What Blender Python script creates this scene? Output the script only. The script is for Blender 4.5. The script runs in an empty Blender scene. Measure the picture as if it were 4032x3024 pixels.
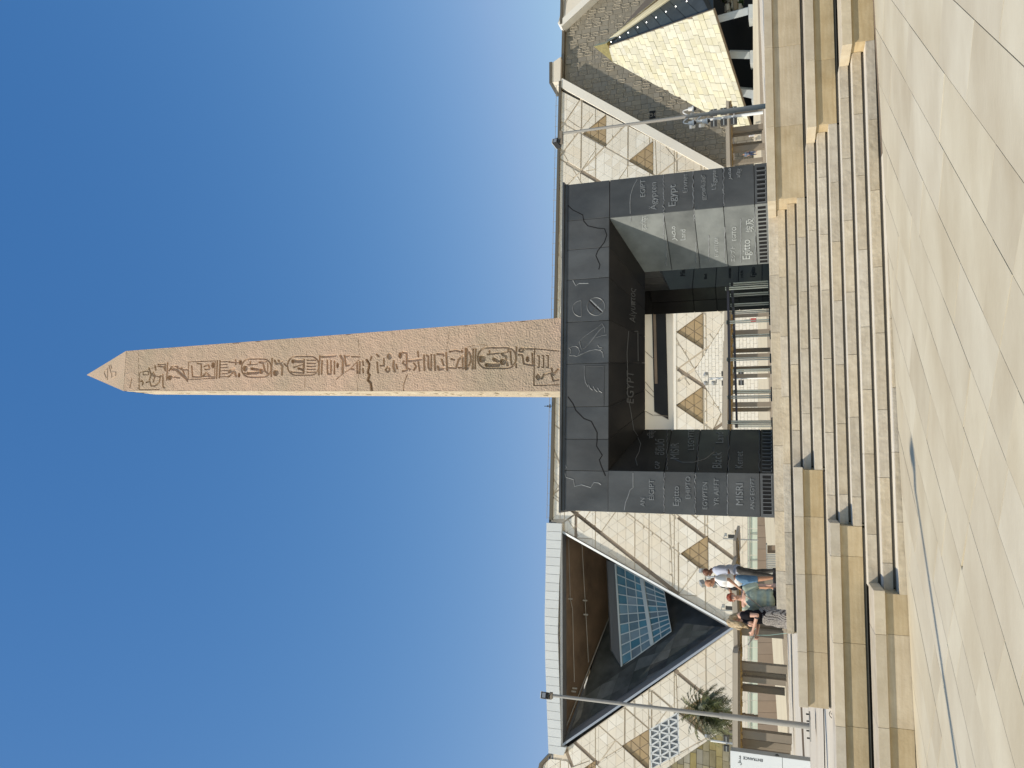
import bpy, bmesh, math, random
import numpy as np
from mathutils import Vector, Matrix, noise as mnoise
random.seed(7)
R = math.radians
COL = bpy.context.scene.collection
SC = bpy.context.scene

# ------------------------------------------------------------------ camera (a phone held upright, picture stored on its side)
F, H0, SL, CU, CV = 3009.0, 3077.5, 0.022, 1512.0, 2016.0
EYE = Vector((0, 0, 1.5))
_th = math.atan(SL); _p = math.atan((H0 - CV) * math.cos(_th) / F)
W_ = Vector((0, math.cos(_p), math.sin(_p)))
_u0 = Vector((1, 0, 0)).cross(W_)
R_ = Vector((1, 0, 0)) * math.cos(_th) - _u0 * math.sin(_th)
U_ = R_.cross(W_)
camd = bpy.data.cameras.new('camera'); cam = bpy.data.objects.new('camera', camd); COL.objects.link(cam)
camd.sensor_width = 36; camd.lens = 36 * F / 4032; camd.clip_start = 0.05; camd.clip_end = 2000
mx, my, mz = -U_, R_, -W_
cam.matrix_world = Matrix(((mx.x, my.x, mz.x, EYE.x), (mx.y, my.y, mz.y, EYE.y), (mx.z, my.z, mz.z, EYE.z), (0, 0, 0, 1)))
SC.camera = cam

# ------------------------------------------------------------------ sky, sun, exposure
SUN_AZ, SUN_EL = 36.5, 45.0            # travel direction on the ground (deg from +x), height
world = bpy.data.worlds.new('World'); SC.world = world; world.use_nodes = True
nt = world.node_tree; nt.nodes.clear()
sky = nt.nodes.new('ShaderNodeTexSky'); sky.sky_type = 'NISHITA'; sky.sun_disc = False
sky.sun_elevation = R(SUN_EL)
sky.sun_rotation = math.atan2(-math.cos(R(SUN_AZ)), -math.sin(R(SUN_AZ)))   # same direction as the lamp
sky.altitude = 0; sky.air_density = 1.0; sky.dust_density = 0.3; sky.ozone_density = 2.2
bg = nt.nodes.new('ShaderNodeBackground'); bg.inputs[1].default_value = 0.15
wo = nt.nodes.new('ShaderNodeOutputWorld')
sep = nt.nodes.new('ShaderNodeSeparateColor'); cmb_ = nt.nodes.new('ShaderNodeCombineColor'); nt.links.new(sky.outputs[0], sep.inputs[0])
for ci_, (kk, gg_) in enumerate(((2.77, 1.76), (.993, 1.02), (.839, .62))):       # deeper, cleaner blue high up, as in dry desert air
    m1 = nt.nodes.new('ShaderNodeMath'); m1.operation = 'MULTIPLY'; m1.inputs[1].default_value = .15
    m2 = nt.nodes.new('ShaderNodeMath'); m2.operation = 'POWER'; m2.inputs[1].default_value = gg_
    m3 = nt.nodes.new('ShaderNodeMath'); m3.operation = 'MULTIPLY'; m3.inputs[1].default_value = kk
    m4 = nt.nodes.new('ShaderNodeMath'); m4.operation = 'MINIMUM' if ci_ == 0 else 'MAXIMUM' if ci_ == 2 else 'MINIMUM'
    m5 = nt.nodes.new('ShaderNodeMath'); m5.operation = 'DIVIDE'; m5.inputs[1].default_value = .15
    nt.links.new(sep.outputs[ci_], m1.inputs[0]); nt.links.new(m1.outputs[0], m2.inputs[0]); nt.links.new(m2.outputs[0], m3.inputs[0])
    nt.links.new(m3.outputs[0], m4.inputs[0]); nt.links.new(m1.outputs[0], m4.inputs[1]); nt.links.new((m3 if ci_ == 2 else m4).outputs[0], m5.inputs[0]); nt.links.new(m5.outputs[0], cmb_.inputs[ci_])
nt.links.new(cmb_.outputs[0], bg.inputs[0]); nt.links.new(bg.outputs[0], wo.inputs[0])
sl = bpy.data.lights.new('sun', 'SUN'); sl.energy = 4.6; sl.angle = R(0.53); sl.color = (1.0, 0.915, 0.775)
so = bpy.data.objects.new('sun', sl); COL.objects.link(so)
_d = Vector((math.cos(R(SUN_AZ)) * math.cos(R(SUN_EL)), math.sin(R(SUN_AZ)) * math.cos(R(SUN_EL)), -math.sin(R(SUN_EL))))
so.rotation_euler = _d.to_track_quat('-Z', 'Y').to_euler(); so.location = (-20, -20, 40)
SC.view_settings.view_transform = 'Standard'; SC.view_settings.look = 'None'
SC.view_settings.exposure = 0.0; SC.view_settings.gamma = 1.0; SC.view_settings.use_curve_mapping = False

# ------------------------------------------------------------------ survey helpers: a sight line of the photograph met with a real plane
def ray(U, V): return (U - CU) * R_ - (V - CV) * U_ + F * W_
def at(U, V, d):                       # the point on that sight line at depth y = d
    r = ray(U, V); return EYE + r * (d / r.y)
def on_plane(U, V, O, yaw):            # vertical plane through O running at yaw degrees
    n = Vector((-math.sin(R(yaw)), math.cos(R(yaw)), 0)); r = ray(U, V)
    return EYE + r * ((Vector(O) - EYE).dot(n) / r.dot(n))
def hit(U, V, O, n):
    r = ray(U, V); return EYE + r * ((O - EYE).dot(n) / r.dot(n))
def fr(O, yaw, D=0):                   # local frame of a plane; returns map pixel -> (x along, z)
    t = Vector((math.cos(R(yaw)), math.sin(R(yaw)), 0)); n = Vector((-math.sin(R(yaw)), math.cos(R(yaw)), 0))
    O = Vector(O)
    def f(U, V, D=0):
        q = on_plane(U, V, O + n * D, yaw) - O
        return (q.dot(t), q.z)
    return f

# ------------------------------------------------------------------ materials
def mat(name, col, rough=0.7, spec=0.3, metal=0.0, var=0.0, scale=3.0, stretch=(1, 1, 1), bump=0.0, bscale=40.0, var2=None,
        rnd=0.0, streak=0.0, coat=0.0, emit=None, rvar=0.0, bdist=0.01):
    m = bpy.data.materials.new(name); m.use_nodes = True
    n = m.node_tree.nodes; L = m.node_tree.links
    b = n['Principled BSDF']; b.inputs['Base Color'].default_value = (*col, 1); b.inputs['Roughness'].default_value = rough
    b.inputs['Specular IOR Level'].default_value = spec; b.inputs['Metallic'].default_value = metal
    if coat: b.inputs['Coat Weight'].default_value = coat; b.inputs['Coat Roughness'].default_value = 0.08
    tc = n.new('ShaderNodeTexCoord'); mp = n.new('ShaderNodeMapping'); mp.inputs['Scale'].default_value = stretch
    oi = n.new('ShaderNodeObjectInfo')
    add = n.new('ShaderNodeVectorMath'); add.operation = 'ADD'
    mul = n.new('ShaderNodeVectorMath'); mul.operation = 'SCALE'; mul.inputs['Scale'].default_value = 37.0
    cmb = n.new('ShaderNodeCombineXYZ'); L.new(oi.outputs['Random'], cmb.inputs[0]); L.new(oi.outputs['Random'], cmb.inputs[2])
    L.new(cmb.outputs[0], mul.inputs[0])
    L.new(tc.outputs['Object'], mp.inputs[0]); L.new(mp.outputs[0], add.inputs[0]); L.new(mul.outputs[0], add.inputs[1])
    src = add.outputs[0]
    cur = None
    if var or streak or rnd or var2:
        mixc = n.new('ShaderNodeMix'); mixc.data_type = 'RGBA'
        lo = tuple(max(0, c * (1 - var)) for c in col); hi = tuple(min(1, c * (1 + var)) for c in col)
        if var2: hi = var2; lo = col
        mixc.inputs[6].default_value = (*lo, 1); mixc.inputs[7].default_value = (*hi, 1)
        nz = n.new('ShaderNodeTexNoise'); nz.inputs['Scale'].default_value = scale; nz.inputs['Detail'].default_value = 8; nz.inputs['Roughness'].default_value = 0.62
        L.new(src, nz.inputs['Vector'])
        rp = n.new('ShaderNodeMapRange'); rp.inputs[1].default_value = 0.3; rp.inputs[2].default_value = 0.7
        L.new(nz.outputs[0], rp.inputs[0]); L.new(rp.outputs[0], mixc.inputs[0]); cur = mixc.outputs[2]
        if rnd:
            hs = n.new('ShaderNodeHueSaturation')
            mr = n.new('ShaderNodeMapRange'); mr.inputs[3].default_value = 1 - rnd; mr.inputs[4].default_value = 1 + rnd
            L.new(oi.outputs['Random'], mr.inputs[0]); L.new(mr.outputs[0], hs.inputs['Value'])
            m2 = n.new('ShaderNodeMath'); m2.operation = 'MULTIPLY'; m2.inputs[1].default_value = 7.31
            m3 = n.new('ShaderNodeMath'); m3.operation = 'FRACT'
            L.new(oi.outputs['Random'], m2.inputs[0]); L.new(m2.outputs[0], m3.inputs[0])
            mr2 = n.new('ShaderNodeMapRange'); mr2.inputs[3].default_value = 1 - rnd * 2.2; mr2.inputs[4].default_value = 1 + rnd * 1.6
            L.new(m3.outputs[0], mr2.inputs[0]); L.new(mr2.outputs[0], hs.inputs['Saturation'])
            L.new(cur, hs.inputs['Color']); cur = hs.outputs[0]
        if streak:
            ns = n.new('ShaderNodeTexNoise'); ns.inputs['Scale'].default_value = scale * 1.7; ns.inputs['Detail'].default_value = 4
            mp2 = n.new('ShaderNodeMapping'); mp2.inputs['Scale'].default_value = (0.35, 0.35, 5)
            L.new(src, mp2.inputs[0]); L.new(mp2.outputs[0], ns.inputs['Vector'])
            mx_ = n.new('ShaderNodeMix'); mx_.data_type = 'RGBA'; mx_.blend_type = 'MULTIPLY'
            r2 = n.new('ShaderNodeMapRange'); r2.inputs[1].default_value = 0.35; r2.inputs[2].default_value = 0.7; r2.inputs[3].default_value = 0.0; r2.inputs[4].default_value = streak
            L.new(ns.outputs[0], r2.inputs[0]); L.new(r2.outputs[0], mx_.inputs[0]); L.new(cur, mx_.inputs[6]); mx_.inputs[7].default_value = (0.62, 0.52, 0.38, 1)
            cur = mx_.outputs[2]
        L.new(cur, b.inputs['Base Color'])
    if rvar:
        nr = n.new('ShaderNodeTexNoise'); nr.inputs['Scale'].default_value = 1.3; nr.inputs['Detail'].default_value = 6; L.new(src, nr.inputs['Vector'])
        r3 = n.new('ShaderNodeMapRange'); r3.inputs[1].default_value = .35; r3.inputs[2].default_value = .65; r3.inputs[3].default_value = max(.03, rough - rvar); r3.inputs[4].default_value = rough + rvar
        L.new(nr.outputs[0], r3.inputs[0]); L.new(r3.outputs[0], b.inputs['Roughness'])
    if bump:
        nb = n.new('ShaderNodeTexNoise'); nb.inputs['Scale'].default_value = bscale; nb.inputs['Detail'].default_value = 6; L.new(src, nb.inputs['Vector'])
        bp = n.new('ShaderNodeBump'); bp.inputs['Strength'].default_value = bump; bp.inputs['Distance'].default_value = bdist
        L.new(nb.outputs[0], bp.inputs['Height']); L.new(bp.outputs[0], b.inputs['Normal'])
    if emit: b.inputs['Emission Color'].default_value = (*emit[0], 1); b.inputs['Emission Strength'].default_value = emit[1]
    return m

M = {}
M['paving'] = mat('paving_limestone', (.49, .415, .285), .62, .3, var2=(.64, .575, .43), scale=.9, stretch=(.6, 1.2, 1), bump=.2, bscale=25, rnd=.025, streak=.16)
M['plaza_joint'] = mat('paving_joint', (.20, .155, .11), .9, var=.2, scale=8)
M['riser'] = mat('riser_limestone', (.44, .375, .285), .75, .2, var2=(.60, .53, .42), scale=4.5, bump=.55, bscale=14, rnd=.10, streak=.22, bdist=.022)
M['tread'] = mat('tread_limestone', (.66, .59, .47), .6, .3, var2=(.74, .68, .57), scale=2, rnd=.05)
M['bench'] = mat('bench_limestone', (.44, .345, .215), .7, .2, var2=(.56, .46, .31), scale=3, bump=.35, bscale=30, rnd=.09, streak=.3)
M['coping'] = mat('coping_limestone', (.46, .39, .29), .7, .2, var2=(.58, .51, .40), scale=4, bump=.35, bscale=30, rnd=.10)
M['channel'] = mat('light_channel_metal', (.13, .115, .095), .5, .5, metal=.4)
M['channel_dark'] = mat('channel_gap', (.03, .025, .02), .9)
M['esplanade'] = mat('esplanade_limestone', (.55, .48, .38), .65, .3, var2=(.66, .60, .49), scale=.8, stretch=(.15, 1.2, 1), bump=.15, bscale=20)
M['esplanade2'] = mat('esplanade_wall', (.58, .51, .40), .65, .3, var2=(.68, .62, .50), scale=1.0, stretch=(.1, 1, 5))
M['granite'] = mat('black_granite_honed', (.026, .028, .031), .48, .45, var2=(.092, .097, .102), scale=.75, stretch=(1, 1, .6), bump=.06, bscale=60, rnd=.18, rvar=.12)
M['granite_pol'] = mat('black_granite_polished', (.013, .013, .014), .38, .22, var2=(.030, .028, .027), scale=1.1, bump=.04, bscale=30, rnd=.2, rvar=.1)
M['granite_lit'] = mat('black_granite_sunlit_reveal', (.105, .112, .113), .5, .3, var2=(.215, .228, .225), scale=1.3, bump=.08, bscale=40, rnd=.10, rvar=.1)  # paler granite for one reveal; its sunlight and sheen held in the colour
M['granite_cut'] = mat('granite_cut_edge', (.185, .195, .205), .5, .5, var=.25, scale=14)
M['granite_fig'] = mat('granite_carved_edge', (.115, .122, .13), .5, .5, var=.5, scale=5)
M['rev_cut'] = mat('frosted_cut_letter', (.37, .39, .39), .6, .3, var=.2, scale=10)
M['granite_dk'] = mat('granite_joint', (.008, .008, .009), .8)
M['pink'] = mat('obelisk_rose_granite', (.42, .34, .245), .8, .2, var2=(.62, .43, .32), scale=.42, bump=.8, bscale=24, bdist=.025)
M['facade'] = mat('facade_limestone', (.72, .655, .55), .75, .2, var2=(.76, .705, .605), scale=.35, rnd=.035, bump=.1, bscale=4)
M['facade_b'] = mat('facade_limestone_buff', (.70, .625, .51), .75, .2, var2=(.74, .67, .56), scale=.35, rnd=.035)
M['facade_w'] = mat('facade_limestone_pale', (.75, .70, .61), .75, .2, var2=(.78, .74, .66), scale=.35, rnd=.03)
M['joint'] = mat('facade_joint', (.26, .21, .16), .9, var=.2, scale=2)
M['groove_thin'] = mat('fine_groove', (.50, .425, .33), .9)
M['mortar'] = mat('facade_mortar', (.64, .565, .46), .9, var=.1, scale=2)
M['gold'] = mat('recessed_ochre_panel', (.39, .285, .16), .6, .35, var=.05, scale=1, rnd=.03)
M['white_panel'] = mat('fascia_white_panel', (.60, .62, .62), .5, .4, var=.03, scale=.5, rnd=.03)
M['frame_white'] = mat('frame_pale_metal', (.44, .47, .50), .4, .5, var=.05, scale=1)
M['frame_grey'] = mat('frame_grey_metal', (.17, .175, .185), .35, .5, metal=.2)
M['bronze'] = mat('roof_edge_bronze', (.16, .13, .09), .4, .5, metal=.5)
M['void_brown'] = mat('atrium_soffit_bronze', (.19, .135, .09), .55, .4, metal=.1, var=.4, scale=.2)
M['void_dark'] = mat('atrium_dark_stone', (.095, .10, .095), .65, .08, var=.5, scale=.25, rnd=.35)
M['glass_blue'] = mat('curtain_glass', (.075, .15, .185), .22, .35, metal=.1, var2=(.17, .28, .32), scale=.3, rnd=.25)
M['mullion'] = mat('mullion_metal', (.52, .56, .56), .4, .5)
M['cart'] = mat('cartouche_wall_stone', (.225, .20, .158), .75, .25, var2=(.275, .248, .20), scale=.6, rnd=.08, bump=.3, bscale=6)
M['relief'] = mat('cartouche_relief_edge', (.37, .33, .265), .75, .25, var=.15, scale=2)
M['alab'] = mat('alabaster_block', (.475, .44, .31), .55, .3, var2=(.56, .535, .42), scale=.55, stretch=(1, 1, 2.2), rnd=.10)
M['alab_shaded'] = mat('alabaster_block_shaded', (.40, .36, .21), .55, .3, var2=(.50, .46, .30), scale=.6, rnd=.14)  # darker olive copy of the alabaster; the right flank's shade is in it
M['alab_gold'] = mat('gilded_capstone', (.62, .47, .16), .28, .6, metal=.7, var=.2, scale=3)
M['glass_dark'] = mat('slot_glass', (.055, .066, .070), .5, .12, var=.25, scale=.4, rnd=.2)
M['concrete'] = mat('grey_column', (.42, .44, .44), .7, .3, var=.1, scale=1.2)
M['blackwall'] = mat('black_void_and_panel', (.010, .010, .010), .6, .3, var=.4, scale=.3)
M['olive'] = mat('olive_stone_block', (.21, .175, .095), .8, .2, var2=(.30, .26, .16), scale=.8, rnd=.2)
M['taupe'] = mat('taupe_stone_and_shade', (.235, .18, .135), .75, .2, var=.1, scale=.4, rnd=.04)  # on the far left wall this brown holds the shade it stands in
M['glass_green'] = mat('balustrade_glass', (.56, .61, .50), .2, .6, var=.04, scale=.3, rnd=.04)
M['shelter'] = mat('shelter_brown_metal', (.215, .180, .140), .6, .35, var=.12, scale=.6)
M['shelter_l'] = mat('shelter_edge', (.33, .29, .235), .6, .35, var=.08, scale=.6)
M['reed'] = mat('shelter_reed_ceiling', (.34, .235, .10), .8, .2, var=.45, scale=5)
M['pole'] = mat('pole_grey_paint', (.31, .295, .27), .45, .5, var=.05, scale=2)
M['pole_white'] = mat('pole_white_paint', (.70, .70, .69), .45, .5)
M['metal_dk'] = mat('dark_housing', (.035, .033, .032), .4, .5)
M['lens'] = mat('lens_glass', (.25, .26, .27), .1, .8)
M['steel'] = mat('brushed_steel', (.50, .49, .48), .28, .5, metal=.95)
M['rail'] = mat('barrier_rail', (.06, .055, .075), .35, .5, metal=.3)
M['sign_white'] = mat('sign_white', (.78, .80, .80), .4, .5)
M['sign_grey'] = mat('sign_grey', (.30, .30, .28), .45, .5)
M['ink'] = mat('sign_ink', (.05, .05, .05), .6)
M['bark'] = mat('palm_bark', (.20, .14, .09), .9, .1, var=.3, scale=6, bump=1, bscale=12)
M['frond'] = mat('palm_frond', (.085, .10, .035), .6, .3, var2=(.18, .18, .08), scale=3, rnd=.2)
M['shade_leaf'] = mat('shrub_leaf', (.07, .12, .04), .6, .3, var=.4, scale=2)
M['skin_dark'] = mat('skin_deep_brown', (.16, .070, .042), .5, .4, var=.1, scale=12)
M['skin_tan'] = mat('skin_tanned', (.47, .245, .15), .5, .4, var=.08, scale=12)
M['skin_fair'] = mat('skin_fair', (.56, .33, .24), .5, .4, var=.08, scale=12)
M['lip'] = mat('lip', (.30, .10, .08), .5); M['eyew'] = mat('eye_white', (.7, .68, .65), .4); M['eyed'] = mat('eye_iris', (.03, .02, .015), .3)
M['shirt_blue'] = mat('pale_blue_cotton', (.43, .46, .56), .85, .1, var=.12, scale=9, bump=.5, bscale=7, bdist=.03)
M['shirt_white'] = mat('white_cotton', (.72, .71, .70), .85, .1, var=.06, scale=9, bump=.5, bscale=7, bdist=.03)
M['jeans_dark'] = mat('washed_dark_denim', (.035, .032, .030), .9, .1, var2=(.13, .125, .12), scale=5, bump=.3, bscale=20)
M['denim'] = mat('blue_denim', (.06, .13, .24), .9, .1, var2=(.16, .27, .40), scale=4, bump=.3, bscale=20)
M['sage'] = mat('sage_blouse', (.37, .42, .34), .8, .15, var=.2, scale=7, bump=.8, bscale=6, bdist=.03)
M['black_cloth'] = mat('black_cloth', (.010, .009, .012), .85, .15, bump=.3, bscale=10, var=.3, scale=6)
M['hair_red'] = mat('red_hair', (.22, .045, .016), .5, .4, var=.5, scale=22, stretch=(1, 1, .3), bump=.8, bscale=60)
M['hair_blond'] = mat('blond_hair', (.27, .185, .095), .5, .35, var2=(.50, .385, .235), scale=20, stretch=(1, 1, .25), bump=1, bscale=55)
M['hair_dark'] = mat('dark_hair', (.02, .015, .012), .5, .4)
M['bag'] = mat('taupe_bag', (.30, .235, .19), .6, .3, var=.1, scale=8)
M['phone'] = mat('phone_case', (.32, .30, .28), .3, .5); M['strap'] = mat('strap_dark', (.03, .03, .035), .7)
M['mint'] = mat('mint_band', (.45, .70, .62), .6); M['red_cloth'] = mat('red_cloth', (.55, .03, .03), .8)
M['cobalt'] = mat('cobalt_cloth', (.03, .16, .45), .8); M['navy'] = mat('navy_cloth', (.04, .055, .11), .85, var=.2, scale=6)
M['greyblue'] = mat('grey_blue_cloth', (.16, .19, .25), .85, var=.2, scale=6)
# patterned skirt: pale dots on black weave
def mk_skirt():
    m = bpy.data.materials.new('dotted_skirt_fabric'); m.use_nodes = True; n = m.node_tree.nodes; L = m.node_tree.links
    b = n['Principled BSDF']; b.inputs['Roughness'].default_value = .85
    tc = n.new('ShaderNodeTexCoord'); v = n.new('ShaderNodeTexVoronoi'); v.inputs['Scale'].default_value = 62; v.inputs['Randomness'].default_value = .15
    L.new(tc.outputs['Object'], v.inputs['Vector']); r = n.new('ShaderNodeMapRange'); r.inputs[1].default_value = .40; r.inputs[2].default_value = .50
    L.new(v.outputs['Distance'], r.inputs[0]); mx2 = n.new('ShaderNodeMix'); mx2.data_type = 'RGBA'
    mx2.inputs[6].default_value = (.50, .46, .42, 1); mx2.inputs[7].default_value = (.035, .028, .028, 1)
    L.new(r.outputs[0], mx2.inputs[0]); L.new(mx2.outputs[2], b.inputs['Base Color']); return m
M['skirt'] = mk_skirt()

# ------------------------------------------------------------------ object helpers
def link(name, me, m=None, parent=None):
    o = bpy.data.objects.new(name, me); COL.objects.link(o)
    if m is not None and hasattr(me, 'materials') and len(me.materials) == 0: me.materials.append(m)
    if parent is not None: o.parent = parent
    return o
def tag(o, label=None, cat=None, group=None, kind=None):
    if label: o['label'] = label
    if cat: o['category'] = cat
    if group: o['group'] = group
    if kind: o['kind'] = kind
    return o
def thing(name, label, cat, loc=(0, 0, 0), rz=0.0, group=None):
    o = bpy.data.objects.new(name, None); COL.objects.link(o); o.location = loc; o.rotation_euler = (0, 0, R(rz)); o.empty_display_size = .2
    return tag(o, label, cat, group)
def copy_tree(src, parent=None):
    c = src.copy(); COL.objects.link(c)
    if parent is not None: c.parent = parent
    for ch in src.children: copy_tree(ch, c)
    return c
class MB:
    def __init__(s): s.v = []; s.f = []
    def poly(s, pts): i = len(s.v); s.v += [tuple(p) for p in pts]; s.f.append(tuple(range(i, i + len(pts)))); return s
    def hexa(s, b, t):                       # two 4-rings (or n-rings) joined
        n = len(b); i = len(s.v); s.v += [tuple(p) for p in b] + [tuple(p) for p in t]
        s.f.append(tuple(i + k for k in range(n))[::-1]); s.f.append(tuple(i + n + k for k in range(n)))
        for k in range(n): s.f.append((i + k, i + (k + 1) % n, i + n + (k + 1) % n, i + n + k))
        return s
    def box(s, x0, x1, y0, y1, z0, z1):
        return s.hexa([(x0, y0, z0), (x1, y0, z0), (x1, y1, z0), (x0, y1, z0)], [(x0, y0, z1), (x1, y0, z1), (x1, y1, z1), (x0, y1, z1)])
    def prism(s, xy, z0, z1): return s.hexa([(x, y, z0) for x, y in xy], [(x, y, z1) for x, y in xy])
    def tube(s, p0, p1, r0, r1=None, n=10):
        r1 = r0 if r1 is None else r1; p0 = Vector(p0); p1 = Vector(p1); d = (p1 - p0).normalized()
        a = d.orthogonal().normalized(); b = d.cross(a)
        A = [p0 + (a * math.cos(2 * math.pi * k / n) + b * math.sin(2 * math.pi * k / n)) * r0 for k in range(n)]
        B = [p1 + (a * math.cos(2 * math.pi * k / n) + b * math.sin(2 * math.pi * k / n)) * r1 for k in range(n)]
        return s.hexa(A, B)
    def mesh(s, name, smooth=False, fix=True):
        me = bpy.data.meshes.new(name); me.from_pydata([tuple(v) for v in s.v], [], s.f); me.update()
        if fix:
            bm = bmesh.new(); bm.from_mesh(me); bmesh.ops.recalc_face_normals(bm, faces=bm.faces); bm.to_mesh(me); bm.free()
        if smooth:
            for p in me.polygons: p.use_smooth = True
        return me
    def build(s, name, m, parent=None, smooth=False, bevel=0.0, fix=True):
        me = s.mesh(name, smooth, fix)
        if bevel:
            bm = bmesh.new(); bm.from_mesh(me); bmesh.ops.bevel(bm, geom=list(bm.edges), offset=bevel, segments=1, affect='EDGES'); bm.to_mesh(me); bm.free()
        return link(name, me, m, parent)
def clip(poly, a, b, c):                      # keep a*x+b*y >= c
    out = []
    for i in range(len(poly)):
        p, q = poly[i], poly[(i + 1) % len(poly)]
        dp, dq = a * p[0] + b * p[1] - c, a * q[0] + b * q[1] - c
        if dp >= 0: out.append(p)
        if (dp > 0 and dq < 0) or (dp < 0 and dq > 0):
            t = dp / (dp - dq); out.append((p[0] + t * (q[0] - p[0]), p[1] + t * (q[1] - p[1])))
    return out
def area(p): return 0.5 * sum(p[i][0] * p[(i + 1) % len(p)][1] - p[(i + 1) % len(p)][0] * p[i][1] for i in range(len(p)))
def ccw(p): return list(p) if area(p) > 0 else list(p)[::-1]
def halfs(hole):
    h = ccw(hole); r = []
    for i in range(len(h)):
        (x0, y0), (x1, y1) = h[i], h[(i + 1) % len(h)]; a, b = -(y1 - y0), (x1 - x0); l = math.hypot(a, b); a /= l; b /= l
        r.append((a, b, a * x0 + b * y0))
    return r
def inside_clip(poly, hole):
    for a, b, c in halfs(hole):
        poly = clip(poly, a, b, c)
        if len(poly) < 3: return []
    return poly
def minus(polys, hole):                       # polys minus a convex hole
    hs = halfs(hole); out = []
    for p in polys:
        cur = p
        for a, b, c in hs:
            o = clip(cur, -a, -b, -c)
            if len(o) >= 3 and abs(area(o)) > 1e-3: out.append(o)
            cur = clip(cur, a, b, c)
            if len(cur) < 3: break
    return out
def shrink(poly, g):
    p = ccw(poly); q = p
    for i in range(len(p)):
        (x0, y0), (x1, y1) = p[i], p[(i + 1) % len(p)]; a, b = -(y1 - y0), (x1 - x0); l = math.hypot(a, b)
        if l < 1e-6: continue
        gg = g(i, (x0, y0), (x1, y1)) if callable(g) else g
        a /= l; b /= l; q = clip(q, a, b, a * x0 + b * y0 + gg)
        if len(q) < 3: return []
    return q
def slab_v(poly, y0, y1):                     # polygon in (x,z), thickness along y
    m = MB(); return m.hexa([(x, y0, z) for x, z in poly], [(x, y1, z) for x, z in poly])

# ================================================================== GROUND
SY = 5.55                                       # yaw of the stair lines
sfx = fr((0, 0, 0), SY)
def s_at(U, V, q): return sfx(U, V, q)[0]
def plaza_z(s): return .10 + .018 * s
def s2w(s, q, z=0): return Vector((s * math.cos(R(SY)) - q * math.sin(R(SY)), s * math.sin(R(SY)) + q * math.cos(R(SY)), z))
def w2s(x, y): return (x * math.cos(R(SY)) + y * math.sin(R(SY)), -x * math.sin(R(SY)) + y * math.cos(R(SY)))
def wz(x, y): return plaza_z(w2s(x, y)[0])
g = MB()                                        # one sheet to the horizon, tilting gently in the plaza
b0 = [(-60, -40), (60, -40), (60, 12.2), (-60, 12.2)]
g.poly([s2w(s, q, plaza_z(s) - .02) for s, q in b0])
plaza = tag(g.build('plaza_ground', M['plaza_joint']), kind='structure')
g = MB()
for sx in range(-6, 6):
    for sy in range(-3, 4):
        x0, y0 = sx * 120, sy * 120
        g.poly([(x0, y0, -1.4), (x0 + 120, y0, -1.4), (x0 + 120, y0 + 120, -1.4), (x0, y0 + 120, -1.4)])
tag(g.build('ground', M['esplanade']), kind='structure')
# paving slabs: courses .585 m wide at 55 degrees, with one long seam across at 140
PA = 55.0; tA = Vector((math.cos(R(PA)), math.sin(R(PA)))); nA = Vector((-math.sin(R(PA)), math.cos(R(PA))))
seam_p = Vector((-1.11, 7.0)); seam_d = Vector((math.cos(R(140.2)), math.sin(R(140.2))))
seam_n = Vector((-seam_d.y, seam_d.x))
rng = random.Random(3)
front = [(-30, -3), (30, -3), (30, 10.88), (-30, 10.88)]
lim = [tuple(s2w(s, q).xy) for s, q in front]
view = [(-1.2, -.5), (1.2, -.5), (13, 22), (-9, 22)]
nslab = 0; far = MB()
for r in range(-12, 22):
    c0 = 2.10 + .587 * r; c1 = c0 + .587
    a = -14 + rng.uniform(0, 1.7)
    while a < 26:
        ln = rng.choice([1.15, 1.5, 1.75, 1.95]) ; b = a + ln
        quad = [tuple(tA * a + nA * c0), tuple(tA * b + nA * c0), tuple(tA * b + nA * c1), tuple(tA * a + nA * c1)]
        a = b
        quad = ccw(quad)
        for sgn in (1, -1):
            k = seam_n.dot(seam_p)
            pc = clip(quad, seam_n.x * sgn, seam_n.y * sgn, k * sgn)
            if len(pc) < 3 or abs(area(pc)) < .02: continue
            pc = inside_clip(pc, lim)
            if len(pc) < 3 or abs(area(pc)) < .01: continue
            pc = shrink(pc, .0035)
            if len(pc) < 3: continue
            dz = rng.uniform(-.0015, .0015)
            vis = inside_clip(pc, view)
            cx = sum(p[0] for p in pc) / len(pc); cy = sum(p[1] for p in pc) / len(pc)
            top = [(x, y, wz(x, y) + dz) for x, y in pc]; bot = [(x, y, wz(x, y) - .03) for x, y in pc]
            if len(vis) >= 3 and nslab < 290 and cy > 3.0:
                nslab += 1; mb = MB().hexa([(x - cx, y - cy, z) for x, y, z in bot], [(x - cx, y - cy, z) for x, y, z in top])
                o = mb.build('paving_slab', M['paving'], plaza); o.location = (cx, cy, 0)
            else: far.hexa(bot, top)
o = far.build('outer_paving_slabs', M['paving'], plaza); o['kind'] = 'stuff'

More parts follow.
